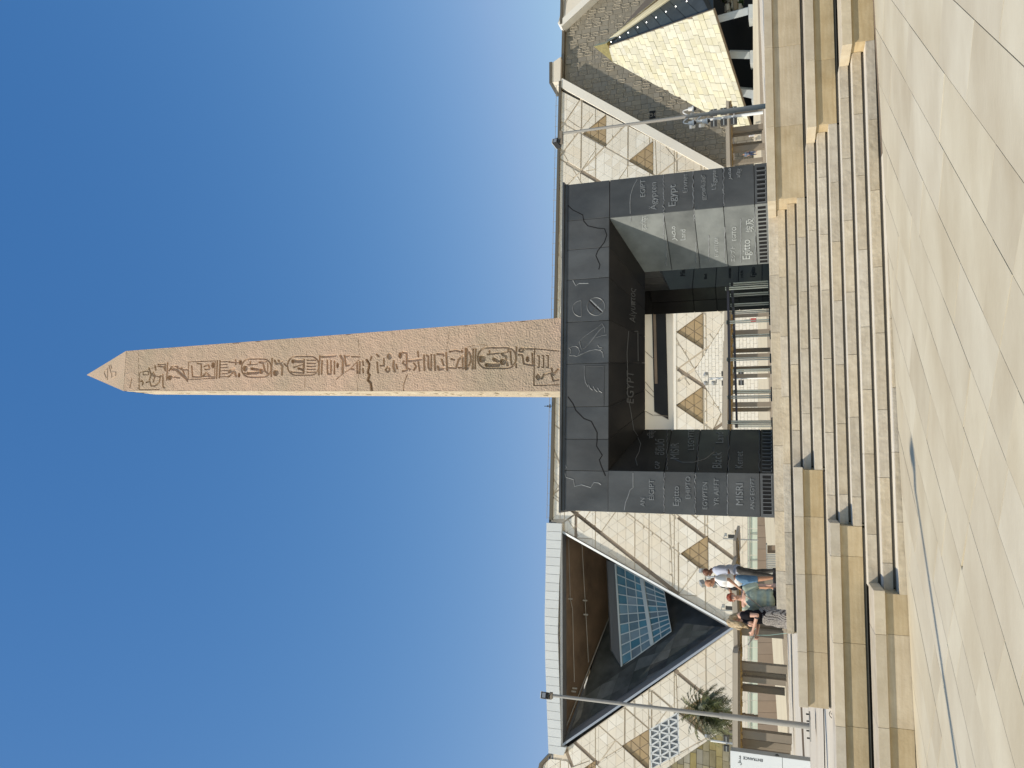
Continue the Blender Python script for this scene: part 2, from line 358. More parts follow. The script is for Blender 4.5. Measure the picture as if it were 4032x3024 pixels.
# ================================================================== STAIRS
RIS, TR, Q0 = .15, .28, 13.69
stair = thing('stone_staircase', 'wide flight of pale limestone steps with dark light channels climbing to the black gateway', 'staircase', (0, 0, 0), SY)
def q_of(k): return Q0 - TR * k
def ztop(k): return 1.655 - RIS * k
L1e = s_at(1174, 3200, q_of(4)); L2e = s_at(953, 3350, q_of(7)); L3e = s_at(688, 3480, q_of(10))
R1e = s_at(2244, 3120, q_of(3)); R2e = s_at(2533, 3240, q_of(6)); R3e = s_at(2861, 3400, q_of(9))
def lend(k): return {0: s_at(625, 3060, q_of(0)), 1: s_at(530, 3090, q_of(1))}.get(k, L1e if k <= 4 else L2e if k <= 7 else L3e - .02)
def rend(k): return R1e if k <= 3 else R2e if k <= 6 else R3e if k <= 9 else R3e + 1.2
rng = random.Random(11)
def stones(a, b, mean):
    cuts = [a]; x = a + rng.uniform(.35, 1) * mean
    while x < b - .35: cuts.append(x); x += mean * rng.uniform(.85, 1.15)
    return cuts + [b]
for k in range(11):
    a, b = lend(k), rend(k); q = q_of(k); zt = ztop(k); zb = zt - RIS
    gap = .034 if k < 10 else 0.0
    if k == 0: gap = 0.004
    cs = stones(a, b, .97)
    for i in range(len(cs) - 1):
        x0, x1 = cs[i] + .003, cs[i + 1] - .003
        dq = rng.uniform(0, .004); c = .004; m = MB(); L = x1 - x0
        back = TR + .06 if k else .34
        back = .062
        pr = [(dq, 0), (back, 0), (back, RIS - .001), (dq + c, RIS - .001), (dq, RIS - c)]
        if gap > .01: pr = [(.058, 0), (back, 0), (back, RIS - .001), (dq + c, RIS - .001), (dq, RIS - c), (dq, gap + .002), (dq + .003, gap), (.058, gap)]
        m.hexa([(0, y, z) for y, z in pr], [(L, y, z) for y, z in pr])
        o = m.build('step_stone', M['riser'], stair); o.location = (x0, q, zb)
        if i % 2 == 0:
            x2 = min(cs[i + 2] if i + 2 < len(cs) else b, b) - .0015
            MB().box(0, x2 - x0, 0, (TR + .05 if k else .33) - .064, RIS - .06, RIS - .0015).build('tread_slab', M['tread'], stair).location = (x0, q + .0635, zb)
    if gap > .01:
        ch = MB(); ch.box(a + .05, b - .02, q + .014, q + .05, zb + .003, zb + .014); ch.box(a + .05, b - .02, q + .022, q + .05, zb + .018, zb + .028)
        ch.build('light_channel', M['channel'], stair)
        MB().box(a + .03, b - .01, q + .052, q + .056, zb + .001, zb + gap - .001).build('channel_back', M['channel_dark'], stair)
# solid core under the flight so that nothing is hollow
core = MB()
for k in range(11): core.box(lend(k) + .01, rend(k) - .01, q_of(k) + .064, Q0 + .3, -.1, ztop(k) - .062)
core.build('stair_core', M['coping'], stair)
# landing lip at the very top of the flight
def bench(name, label, a, b, k_top, k_front, side, mean=1.05, group=None):
    """retaining seat: thick coping slabs overhanging recessed body blocks, dark channel along the foot"""
    zt = ztop(k_top); zb = ztop(k_front) - RIS; q = q_of(k_front); oh = .05
    t = thing(name, label, 'retaining wall', (0, 0, 0), SY, group)
    qb = q_of(k_top) + .02
    cs = stones(a, b, mean)
    for i in range(len(cs) - 1):
        x0 = cs[i] + .0015 - (oh * .8 if (i == 0 and side == 'R') else 0); x1 = cs[i + 1] - .0015 + (oh * .8 if (i == len(cs) - 2 and side == 'L') else 0)
        m = MB(); L = x1 - x0; D = qb - q + oh
        m.box(0, L, 0, D, 0, .13); o = m.build('coping_stone', M['coping'], t, bevel=.004); o.location = (x0, q - oh, zt - .13)
    for i in range(len(cs) - 1):
        x0, x1 = cs[i] + .0015, cs[i + 1] - .0015
        m = MB(); m.box(0, x1 - x0, 0, qb - q, 0, zt - .1305 - zb - .036); o = m.build('body_stone', M['bench'], t, bevel=.003); o.location = (x0, q + rng.uniform(0, .003), zb + .035)
    ch = MB(); ch.box(a + .01, b - .02, q + .014, q + .05, zb + .003, zb + .014); ch.box(a + .01, b - .02, q + .022, q + .05, zb + .018, zb + .028)
    ch.build('light_channel', M['channel'], t)
    MB().box(a + .02, b - .03, q + .052, qb - .02, zb - .5, zb + .034).build('channel_back', M['channel_dark'], t)
    return t
L1l = s_at(238, 3200, q_of(4))
bench('retaining_seat', 'uppermost honey stone seat wall left of the steps, ending near the pole', L1l, L1e, 2, 4, 'L', 1.0, 'stone seat walls left of the steps')
bench('retaining_seat', 'middle honey stone seat wall left of the steps, between two others', -13, L2e, 5, 7, 'L', 1.05, 'stone seat walls left of the steps')
t_ = bench('retaining_seat', 'lowest seat wall left of the steps, standing on the paving, with greyer stained stones', -13, L3e, 8, 10, 'L', 1.1, 'stone seat walls left of the steps')
bench('retaining_seat', 'uppermost tall seat wall right of the steps, in front of the black gateway foot', R1e, 16, 0, 3, 'R', 1.3, 'stone seat walls right of the steps')
bench('retaining_seat', 'middle seat wall right of the steps, second below the landing', R2e, 16, 4, 6, 'R', 1.25, 'stone seat walls right of the steps')
bench('retaining_seat', 'lowest seat wall right of the steps, meeting the sloping paving', R3e, 16, 7, 9, 'R', 1.2, 'stone seat walls right of the steps')

# landing under the gate and terrain behind
land = MB()
pl = [s2w(lend(0) + .9, Q0 + .02), s2w(60, Q0 + .02), Vector((60, 74, 0)), Vector((-3.2, 74, 0)), Vector((-5.6, 24, 0)), Vector((-5.3, 18.5, 0)), Vector((-4.2, 15.6, 0))]
def land_z(x, y):
    if y < 18.5: return 1.655 + max(0, y - 14.2) * .0125
    return 1.709 + (y - 18.5) * (.0125 + .0008 * max(-4, min(30, x))) * .75
top = [(p.x, p.y, land_z(p.x, p.y)) for p in pl]
bm_ = bmesh.new()
# gridded landing so that the fall of the paving is followed
lp = [(p.x, p.y) for p in pl]; lh = ccw(lp)
land_parts = []
ys = [12, 14.2, 16, 18.5, 24, 32, 42, 74]
for j in range(len(ys) - 1):
    band = [(-80, ys[j]), (80, ys[j]), (80, ys[j + 1]), (-80, ys[j + 1])]
    p = ccw(lp)
    p = clip(p, 0, 1, ys[j]); p = clip(p, 0, -1, -ys[j + 1]) if len(p) > 2 else []
    if len(p) > 2: land.hexa([(x, y, 0.4) for x, y in p], [(x, y, land_z(x, y)) for x, y in p])
bm_.free()
tag(land.build('landing', M['esplanade']), kind='structure')
MB().hexa([s2w(lend(0), Q0 + .33, .7), s2w(lend(0) + .95, Q0 + .33, .7), s2w(lend(0) + .95, Q0 + .6, .7), s2w(lend(0), Q0 + .6, .7)],
          [s2w(lend(0), Q0 + .33, 1.3), s2w(lend(0) + .95, Q0 + .33, 1.3), s2w(lend(0) + .95, Q0 + .6, 1.3), s2w(lend(0), Q0 + .6, 1.3)])
esp = MB()
def esp_z(y): return .903 + .0103 * (y - 12)
yy = [(-60, q_of(5) + .05), (-60, 13.8), (-60, 18), (-60, 30), (-60, 62)]
pts = [[s2w(-60, q_of(5) + .04, .903), s2w(30, q_of(5) + .04, .903)]]
for y in (14.5, 20, 30, 45, 76): pts.append([Vector((-60, y, esp_z(y))), Vector((60, y, esp_z(y)))])
for i in range(len(pts) - 1): esp.poly([pts[i][0], pts[i][1], pts[i + 1][1], pts[i + 1][0]])
esp_o = tag(esp.build('esplanade', M['esplanade']), kind='structure')
m = MB(); m.hexa([at(0, 3180, 20) + Vector((-2, 0, 0)), at(625, 3140, 23), at(625, 3140, 23) + Vector((0, .12, 0)), at(0, 3180, 20) + Vector((-2, .12, 0))],
                 [at(0, 3180, 20) + Vector((-2, 0, .05)), at(625, 3140, 23) + Vector((0, 0, .05)), at(625, 3140, 23) + Vector((0, .12, .05)), at(0, 3180, 20) + Vector((-2, .12, .05))])
tag(m.build('kerb', M['taupe'], None), kind='structure')

# far steps and the pale wall behind them
def strip(U0, t0, b0_, U1, t1, b1, d, th):
    A, B, C, D = at(U0, b0_, d), at(U1, b1, d), at(U1, t1, d), at(U0, t0, d); k = Vector((0, th, 0))
    return [A, B, B + k, A + k], [D, C, C + k, D + k]
S1 = [(-200, 3107, 3129), (200, 3099, 3122), (560, 3076, 3096), (1000, 3046, 3066), (1500, 3026, 3048), (2400, 2998, 3016), (3200, 2978, 3000)]
fs = thing('distant_steps', 'long low flight of far steps with dark risers crossing behind the gateway', 'steps', at(1500, 3050, 68))
off = fs.location
for j in range(5):
    m = MB()
    for (Ua, ta, ba), (Ub, tb, bb) in zip(S1[:-1], S1[1:]):
        fa, fb = j / 5, (j + 1) / 5; gp = .25
        b_, t__ = strip(Ua, ba + (ta - ba) * fb, ba + (ta - ba) * fa, Ub, bb + (tb - bb) * fb, bb + (tb - bb) * fa, 68 + j * .35, 1.6)
        m.hexa([p - off for p in b_], [p - off for p in t__])
    m.build('tread', M['esplanade2'], fs)
    m = MB()
    for (Ua, ta, ba), (Ub, tb, bb) in zip(S1[:-1], S1[1:]):
        fa, fb = (j + .08) / 5, (j + .62) / 5
        b_, t__ = strip(Ua, ba + (ta - ba) * fb, ba + (ta - ba) * fa, Ub, bb + (tb - bb) * fb, bb + (tb - bb) * fa, 67.95 + j * .35, .04)
        m.hexa([p - off for p in b_], [p - off for p in t__])
    m.build('riser', M['taupe'], fs)
S2 = [(-200, 3085, 3140), (200, 3060, 3112), (560, 3036, 3090), (900, 3016, 3060), (1400, 2986, 3045), (1750, 2984, 3035), (2400, 2968, 3012), (3300, 2962, 2995)]
m = MB()
for (Ua, ta, ba), (Ub, tb, bb) in zip(S2[:-1], S2[1:]):
    b_, t__ = strip(Ua, ta, ba + 30, Ub, tb, bb + 30, 73, 1)
    t__[2] = at(Ub, tb, 73) + Vector((0, 60, 1.5)); t__[3] = at(Ua, ta, 73) + Vector((0, 60, 1.5)); b_[2] = t__[2] - Vector((0, 0, 6)); b_[3] = t__[3] - Vector((0, 0, 6))
    m.hexa(b_, t__)
tag(m.build('upper_terrace', M['esplanade2']), kind='structure')

# ================================================================== BLACK GATEWAY
GY = 7.0; GO = Vector((-2.87, 16.6, 1.688)); GW = 7.61; GH = 4.58; NW, NX, ND = .905, 1.90, 1.30      # pier face, throat, reveal depth
ZL, ZI = 5.165 - GO.z, 4.57 - GO.z                                                            # lintel underside at face / throat
gate = thing('black_gateway', 'massive square black granite gateway carved with the word Egypt in many languages', 'gateway', GO, GY)
gfx = fr((GO.x, GO.y, 0), GY)
def gp(U, V, D=0): x, z = gfx(U, V, D); return x, z - GO.z
rng = random.Random(5)
def gpoint(side, x, y):                     # the plan is four-fold: side 0 front, 1 right, 2 back, 3 left
    c = GW / 2
    for _ in range(side): x, y = GW - y, x
    return (x, y)
courses_f = {'L': [0, .28, .935, 1.60, 2.255, 3.487], 'R': [0, .28, .936, 1.575, 2.238, 3.475]}
G_ = .006
def corner(ci, cour):
    """one corner pier of stacked blocks; local plan for the front left corner, rotated to the others"""
    plan = [(0, 0), (NW, 0), (NX, ND), (ND, NX), (0, NW)]
    for i in range(len(cour) - 1):
        z0, z1 = cour[i] + (G_ if i else 0), cour[i + 1] - G_
        # three stones: outer corner, front reveal, side reveal share the joint at the throat
        zt = min(z1, 9)
        def blk(poly, mt, nm='granite_block'):
            pp = [gpoint(ci, x, y) for x, y in poly]
            m = MB(); m.prism(pp, z0, zt); return m.build(nm, mt, gate, bevel=.006)
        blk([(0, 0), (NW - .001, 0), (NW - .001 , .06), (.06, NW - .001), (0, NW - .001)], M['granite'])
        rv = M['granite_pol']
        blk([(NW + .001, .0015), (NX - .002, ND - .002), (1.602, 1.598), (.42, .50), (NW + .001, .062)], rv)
        blk([(.0015, NW + .001), (.062, NW + .001), (.41, .51), (1.595, 1.605), (ND - .002, NX - .002)], M['granite_lit'] if ci == 1 else M['granite_pol'])
for ci, cr in ((0, 'L'), (1, 'R'), (2, 'R'), (3, 'L')):
    c = courses_f[cr]
    corner(ci, c)
    # the throat part of the pier keeps rising behind the lintels
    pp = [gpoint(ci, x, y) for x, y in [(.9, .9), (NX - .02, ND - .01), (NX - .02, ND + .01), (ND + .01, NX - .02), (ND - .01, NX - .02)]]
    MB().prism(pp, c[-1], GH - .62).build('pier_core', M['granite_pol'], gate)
    m = MB().prism([gpoint(ci, x, y) for x, y in [(.02, .02), (NW - .02, .02), (NX - .03, ND - .01), (ND - .01, NX - .03), (.02, NW - .02)]], 0.02, c[-1]); m.build('pier_joint_core', M['granite_dk'], gate)
# lintels: front wedge blocks between joints; sides likewise; the back stays open above the throat
def gx(U): return gp(U, 2320)[0]
jf = [0, gx(1295) - .0, gx(1423), gx(1593), gx(1759), gx(1927), gx(2046), GW]
jf = [0, NW - .01, gx(1295), gx(1423), gx(1593), gx(1759), gx(1927), gx(2046), GW - NW + .02, GW]
def lintel(side, js):
    for i in range(len(js) - 1):
        x0, x1 = js[i] + .004, js[i + 1] - .004
        lo = ZL + .006
        inner0, inner1 = x0, x1
        # face block
        pts = [(x0, 0), (x1, 0), (x1, .35), (x0, .35)]
        if i == 0: pts = [(0, 0), (x1, 0), (x1, .35), (.36, .35)]
        if i == len(js) - 2: pts = [(x0, 0), (GW, 0), (GW - .36, .35), (x0, .35)]
        m = MB().prism([gpoint(side, x, y) for x, y in pts], lo - (.0 if 0 < i < len(js) - 2 else -.0), GH - .10); m.build('lintel_block', M['granite'], gate, bevel=.006)
    # sloping soffit stones of the reveal, cut to the mitre lines
    a, b = NW + .01, GW - NW - .01
    cuts = [a] + [x for x in js[2:-2]] + [b]
    k = (NX - NW) / ND
    for i in range(len(cuts) - 1):
        x0, x1 = cuts[i] + .003, cuts[i + 1] - .003
        # vanishing towards the throat as the joints do
        f = lambda x: NX + (x - a) / (b - a) * (GW - 2 * NX)
        y0, y1 = .002, ND
        A = [(x0, y0, ZL), (x1, y0, ZL), (f(x1) - .003, y1, ZI), (f(x0) + .003, y1, ZI)]
        B = [(x0, y0 + .001, ZL + .25), (x1, y0 + .001, ZL + .25), (f(x1) - .003, y1, GH - .5), (f(x0) + .003, y1, GH - .5)]
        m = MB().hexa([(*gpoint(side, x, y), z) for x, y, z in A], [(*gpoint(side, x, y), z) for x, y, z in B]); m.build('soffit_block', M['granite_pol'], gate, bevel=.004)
lintel(0, jf); lintel(1, [0, NW] + [NW + (GW - 2 * NW) * i / 5 for i in range(1, 5)] + [GW - NW, GW]); lintel(3, [0, NW] + [NW + (GW - 2 * NW) * i / 5 for i in range(1, 5)] + [GW - NW, GW])
# rear: only a thin upper beam, open below it
MB().box(.02, GW - .02, GW - .5, GW, GH - .62, GH - .1).build('rear_beam', M['granite'], gate)
MB().prism([(.37, .37), (GW - .37, .37), (GW - .37, GW - .52), (.37, GW - .52)], GH - .56, GH - .1).build('roof_slab', M['granite_pol'], gate)
cop = MB(); cop.box(-.055, GW + .055, -.055, GW + .055, GH - .028, GH + .02); cop.box(-.012, GW + .012, -.012, GW + .012, GH - .1, GH - .03)
cop.build('roof_cornice', M['granite'], gate, bevel=.004)
# louvred vents along the foot: each slot a near black slab with a paler lip
def vents(xa, xb, n, side=0, z0=.055, z1=.225, split=None):
    me1 = MB().box(-.032, .032, -.004, .02, z0, z1).mesh('vent_slot'); me1.materials.append(M['granite_dk'])
    fr_ = MB(); fr_.box(-.040, -.033, -.010, .01, z0 - .008, z1 + .01); fr_.box(-.040, .036, -.010, .01, z0 - .012, z0 - .001)
    me2 = fr_.mesh('vent_lip'); me2.materials.append(M['granite_cut'])
    for i in range(n):
        x = xa + (xb - xa) * i / (n - 1)
        for nm, me in (('vent_slot', me1), ('vent_lip', me2)):
            o = link(nm, me, None, gate)
            if callable(split): o.location, o.rotation_euler = split(x)
            else: o.location = (x, 0, 0)
vents(.10, NW - .08, 10)
vents(GW - NW + .07, GW - .12, 8)
ang = math.atan2(ND, -(NX - NW))
L_rev = math.hypot(ND, NX - NW)
def onrev(side):                                # side 'R': right reveal, runs from the face inward
    def f(s):
        k = s / L_rev
        if side == 'R': x, y, rz = GW - NW - (NX - NW) * k, ND * k, math.atan2(-ND, NX - NW)
        else: x, y, rz = NW + (NX - NW) * k, ND * k, math.atan2(ND, NX - NW)
        return (x, y, 0), (0, 0, rz)
    return f
vents(.10, L_rev - .08, 15, split=onrev('R')); vents(.08, L_rev - .1, 12, split=onrev('L'))

# lettering cut into the faces
def face_frame(kind):
    t = Vector((math.cos(R(GY)), math.sin(R(GY)), 0)); n = Vector((-math.sin(R(GY)), math.cos(R(GY)), 0)); Z = Vector((0, 0, 1))
    def w(x, y, z): return GO + t * x + n * y + Z * z
    if kind == 'F': return w(0, 0, 0), t, Z
    if kind == 'R': return w(GW - NW, 0, 0), (w(GW - NX, ND, 0) - w(GW - NW, 0, 0)).normalized(), Z
    if kind == 'L': return w(NW, 0, 0), (w(NX, ND, 0) - w(NW, 0, 0)).normalized(), Z
    if kind == 'S': return w(0, 0, ZL), t, (w(0, ND, ZI) - w(0, 0, ZL)).normalized()
    if kind == 'B': return w(GW - ND, GW - NX, 0), (w(GW, GW - NW, 0) - w(GW - ND, GW - NX, 0)).normalized(), Z
    if kind == 'C': return w(0, GW - NX, 0), t, Z
gate_inv = Matrix.Translation(GO) @ Matrix.Rotation(R(GY), 4, 'Z'); gate_inv = gate_inv.inverted()
def inscribe(kind, body, U0, U1, V, capU=None, m=None, hscale=1.0, deep=.006):
    O, ax, up = face_frame(kind); n = ax.cross(up).normalized()
    if n.dot(EYE - O) < 0: n = -n
    P0, P1 = hit(U0, V, O, n), hit(U1, V, O, n)
    if kind in 'RB': P0, P1 = P0, P1
    cu = bpy.data.curves.new('inscription', 'FONT'); cu.body = body; cu.size = 1; cu.extrude = .004; cu.resolution_u = 3
    tmp = bpy.data.objects.new('tmp', cu); COL.objects.link(tmp)
    bpy.context.view_layer.update()
    me = bpy.data.meshes.new_from_object(tmp); bpy.data.objects.remove(tmp)
    xs = [v.co.x for v in me.vertices]
    if not xs: return
    wd = max(xs) - min(xs); sc = (P1 - P0).length / wd; x0 = min(xs)
    ex = (P1 - P0).normalized(); eu = up if kind != 'S' else up
    if kind == 'S': eu = -up          # reads from below, tops towards the face
    for v in me.vertices:
        p = P0 + ex * ((v.co.x - x0) * sc) + eu * (v.co.y * sc * hscale) + n * (.003 + (v.co.z + .004) * 1.1)
        v.co = gate_inv @ p
    me.name = 'inscription'
    return link('inscription', me, m or M['granite_cut'], gate)
c3 = lambda y: 2424 - y / 2.212
c4 = lambda y: 1724 - y / 2.212
vx = lambda x: 2100 + x / 2.212
for body, ya, yb, x in [('EGIPT', 385, 235, 975), ('Ägypten', 500, 260, 1072), ('Egypt', 465, 280, 1240), ('Египет', 348, 185, 1342), ('ഈജിപ്ത്', 415, 195, 1500),
                        ("L'Egypte", 322, 152, 1592), ('ﺮﺼﻣ', 240, 138, 1722), ('मिस्र', 218, 140, 1808)]:
    inscribe('F', body, c3(ya), c3(yb), vx(x))
for body, ya, yb, x in [('इजिप्त', 670, 550, 985), ('ﺮﺼﻣ', 768, 640, 1238), ('Land', 760, 668, 1325), ('ЕГИПТОМ', 905, 740, 1612), ('エジプト', 948, 815, 1755), ('EGITO', 765, 645, 1768),
                        ('Egitto', 925, 755, 1888), ('埃及', 690, 570, 1915)]:
    inscribe('R', body, c3(ya), c3(yb), vx(x), m=M['rev_cut'])
for body, ya, yb, x in [('AN', 1535, 1460, 970), ('ÉIGIPT', 1480, 1300, 1052), ('Egitto', 1530, 1360, 1268), ('EHIPTO', 1470, 1275, 1368), ('EGYPTEN', 1560, 1325, 1515), ('YR AIFFT', 1530, 1290, 1615),
                        ('MISRI', 1525, 1335, 1825), ('ANG EGYPT', 1565, 1290, 1925)]:
    inscribe('F', body, c4(ya), c4(yb), vx(x))
M['cut_dim'] = mat('polished_granite_cut', (.085, .088, .092), .4, .5, var=.2, scale=10)
for body, ya, yb, x in [('मिस्र', 945, 870, 1052), ('CAP', 1210, 1145, 1100), ('MISIR', 1125, 985, 1268), ("L'EGYPTE", 1045, 870, 1400), ('Black', 1205, 1065, 1640), ('Land', 985, 890, 1655), ('Kemet', 1205, 1060, 1825), ('อียิปต์', 1090, 950, 1140)]:
    inscribe('L', body, c4(ya), c4(yb), vx(x), m=M['cut_dim'])
inscribe('S', 'EGYPT', c4(638), c4(360), vx(870), m=M['cut_dim'], hscale=1.5)
inscribe('S', 'Αίγυπτος', c3(1482), c3(1190), vx(885), m=M['cut_dim'], hscale=1.6)
M['cut_dark'] = mat('shadow_granite_cut', (.012, .012, .013), .6)
for body, ya, yb, x in [('Misr', 1072, 1005, 1322), ('Black', 1100, 1055, 1512), ('ЕГИПТОМ', 1092, 1008, 1722), ('エジプト', 1092, 1028, 1828), ('Egitto', 1082, 1000, 1932)]:
    inscribe('B', body, c3(ya), c3(yb), vx(x), m=M['cut_dark'])

# carved figures, cracks and worn joints as ridges standing out of the faces
def ridge(kind, pts, wpx=5, m=None, h=.010, name='carved_line', seg=True):
    O, ax, up = face_frame(kind); n = ax.cross(up).normalized()
    if n.dot(EYE - O) < 0: n = -n
    P = [hit(U, V, O, n) for U, V in pts]
    w = wpx * (P[0] - EYE).length / F * .5
    mb = MB()
    L_, R__ , T_ = [], [], []
    for i, p in enumerate(P):
        d = (P[min(i + 1, len(P) - 1)] - P[max(i - 1, 0)]).normalized(); s_ = d.cross(n)
        L_.append(p - s_ * w + n * .001); R__.append(p + s_ * w + n * .001); T_.append(p + n * h)
    for i in range(len(P) - 1):
        for a_, b_, c_, d_ in ((L_[i], L_[i + 1], T_[i + 1], T_[i]), (T_[i], T_[i + 1], R__[i + 1], R__[i])):
            mb.poly([gate_inv @ a_, gate_inv @ b_, gate_inv @ c_, gate_inv @ d_])
    mb.poly([gate_inv @ L_[0], gate_inv @ T_[0], gate_inv @ R__[0]]); mb.poly([gate_inv @ L_[-1], gate_inv @ R__[-1], gate_inv @ T_[-1]])
    return mb.build(name, m or M['granite_cut'], gate, fix=False)
def px3(l): return [(c3(y), vx(x)) for x, y in l]
def px4(l): return [(c4(y), vx(x)) for x, y in l]
def zoomL(l): return [(3024 - 1150 - y / 3.318, 2200 + x / 3.318) for x, y in l]     # lintel survey sheet
def arc(cx, cy, r, a0, a1, n=22, ry=None): return [(cx + r * math.cos(R(a0 + (a1 - a0) * i / n)), cy + (ry or r) * math.sin(R(a0 + (a1 - a0) * i / n))) for i in range(n + 1)]
_rg = ridge
def ridge(kind, pts, wpx=5, m=None, h=.010, name='carved_line'): return _rg(kind, pts, wpx, m or (M['granite_fig'] if kind == 'F' and name == 'carved_line' and wpx < 6 else None), h, name)
ridge('F', zoomL(arc(487, 187, 116, 0, 360, 40)), 4)
ridge('F', zoomL([(415, 98), (485, 165), (578, 252)]), 7); ridge('F', zoomL([(398, 112), (470, 190), (560, 265)]), 6, M['granite_dk'])
ridge('F', zoomL([(415, 280), (490, 190), (578, 105)]), 5, M['granite'])
ridge('F', zoomL(arc(295, 215, 112, 90, 270, 22, 105)), 4); ridge('F', zoomL([(295, 105), (296, 320)]), 3)
ridge('F', zoomL([(135, 728), (160, 760), (155, 800), (140, 828), (200, 830), (235, 838), (272, 822), (330, 795), (400, 765), (480, 748), (545, 760), (575, 790), (585, 858)]), 4)
ridge('F', zoomL([(140, 728), (180, 708), (225, 706), (258, 730), (275, 770), (262, 820)]), 4)
ridge('F', zoomL([(270, 640), (285, 700), (300, 745), (340, 730), (400, 665), (470, 580), (530, 500), (590, 450)]), 4)
ridge('F', zoomL([(243, 700), (275, 640), (330, 585), (420, 520), (520, 455), (565, 410), (600, 470), (602, 530)]), 3)
ridge('F', zoomL([(510, 690), (530, 720), (570, 728), (572, 742), (530, 748)]), 4); ridge('F', zoomL([(485, 592), (530, 580), (570, 565), (630, 558)]), 3)
ridge('F', zoomL([(338, 965), (338, 1100), (350, 1180), (388, 1240)]), 4); ridge('F', zoomL([(392, 1208), (410, 1250), (445, 1282)]), 4); ridge('F', zoomL([(453, 1232), (470, 1270), (508, 1305)]), 4); ridge('F', zoomL([(512, 1252), (530, 1290), (568, 1315)]), 4)
ridge('F', zoomL([(338, 965), (590, 968)]), 3, M['granite']); ridge('F', zoomL([(590, 968), (588, 1490)]), 4, M['granite'])
for l in ([(290, 450), (340, 500), (430, 545), (440, 600), (475, 640), (560, 660), (620, 665), (640, 720), (620, 780), (560, 860), (545, 900), (580, 980), (570, 1020)],):
    ridge('F', px3(l), 4, M['granite_dk'], h=.006, name='crack')
ridge('F', px4([(300, 580), (345, 640), (370, 700), (440, 770), (505, 795), (555, 890), (555, 960), (550, 1010), (600, 1090), (575, 1130), (590, 1180), (628, 1270)]), 5, M['granite_dk'], h=.006, name='crack')
ridge('F', px4([(250, 1145), (290, 1195), (265, 1225), (285, 1280), (350, 1300), (360, 1360), (420, 1345), (500, 1370), (530, 1325), (570, 1330), (590, 1345)]), 4, name='crack')
ridge('F', px4([(870, 1245), (870, 1370), (845, 1390), (825, 1450), (805, 1500), (793, 1570)]), 4, name='crack')
ridge('F', px3([(905, 235), (870, 300), (848, 370), (843, 440), (845, 535)]), 3, name='crack')
ridge('F', px3([(345, 1115), (370, 1160), (400, 1140), (480, 1140)]), 4, name='crack')
def wavy(x, ya, yb, n=26, amp=5):
    r = random.Random(int(x)); return [(x + r.uniform(-amp, amp) + 3 * math.sin(i * 1.1), ya + (yb - ya) * i / n) for i in range(n + 1)]
for x, ya, yb in ((1135, 195, 515), (1393, 165, 480), (1658, 132, 465)): ridge('F', px3(wavy(x, ya, yb)), 4.5)
for x, ya, yb in ((1138, 520, 760), (1160, 760, 990), (1402, 490, 600), (1418, 780, 960), (1530, 720, 950), (1668, 650, 960), (1808, 575, 960), (850, 560, 600), (1935, 480, 955)): ridge('R', px3(wavy(x, ya, yb, 18, 3)), 4)
for x, ya, yb in ((1140, 1245, 1585), (1412, 1245, 1595), (1693, 1250, 1605)): ridge('F', px4(wavy(x, ya, yb)), 4.5)
for x, ya, yb in ((1165, 870, 1220), (1432, 865, 1220), (1700, 870, 1225), (1970, 870, 1230)): ridge('L', px4(wavy(x, ya, yb, 18, 5)), 3, M['cut_dim'])
ridge('L', px4([(905, 925), (935, 990), (920, 1060), (890, 1120), (905, 1180)]), 3, M['cut_dim'], name='crack'); ridge('L', px4([(1200, 1110), (1290, 1150), (1400, 1150), (1500, 1120), (1575, 1060), (1570, 1020)]), 3, M['cut_dim'], name='crack')
ridge('S', px4([(830, 10), (815, 200), (822, 380), (820, 560), (845, 690), (875, 870), (910, 920)]), 3, M['cut_dim'], name='crack')
ridge('S', px4([(910, 10), (912, 270)]), 3, M['cut_dim']); ridge('S', px4([(880, 10), (910, 8)]), 3, M['cut_dim'])

# ================================================================== OBELISK
OBC = GO + Vector((math.cos(R(GY)), math.sin(R(GY)), 0)) * 4.026 + Vector((-math.sin(R(GY)), math.cos(R(GY)), 0)) * 3.8
OBY = 6.1; ZB, HB, HS, ZS, ZT = GO.z + GH - .05, 1.02, .688, 22.60, 25.09
obe = thing('obelisk', 'tall rose granite obelisk with a column of carved hieroglyphs rising above the black gateway', 'obelisk', (OBC.x, OBC.y, ZB), OBY)
ob_m = Matrix.Translation((OBC.x, OBC.y, ZB)) @ Matrix.Rotation(R(OBY), 4, 'Z'); ob_i = ob_m.inverted()
hs_, ht_ = ZS - ZB, ZT - ZB
# relief map of the front face, drawn as strokes and hollows
p0 = Vector((0, -HB, 0)); p1 = Vector((0, -HS, hs_)); fn = Vector((0, -1, -(HB - HS) / hs_)).normalized()
Ow = ob_m @ p0; nw = (ob_m.to_3x3() @ fn)
def ob_uv(x, y, sheet):
    U = 1824 - y / 2.212; V = (300 if sheet == 1 else 1300) + x / 2.212
    q = ob_i @ hit(U, V, Ow, nw); return (q.x, q.z)
NXG, NZG = 150, 1150
gz = np.linspace(0, hs_, NZG); gxn = np.linspace(-1, 1, NXG)
Hw = HB + (HS - HB) * (gz / hs_)
X = gxn[None, :] * Hw[:, None]; Z = np.repeat(gz[:, None], NXG, 1)
DP = np.zeros_like(X)
def sdist_seg(a, b):
    d = np.array(b) - np.array(a); l2 = max(1e-9, (d ** 2).sum())
    t = np.clip(((X - a[0]) * d[0] + (Z - a[1]) * d[1]) / l2, 0, 1)
    return np.hypot(X - (a[0] + t * d[0]), Z - (a[1] + t * d[1]))
def win(pts, pad=.15):
    z0 = min(p[1] for p in pts) - pad; z1 = max(p[1] for p in pts) + pad
    return int(max(0, z0 / hs_ * NZG)), int(min(NZG, z1 / hs_ * NZG + 2))
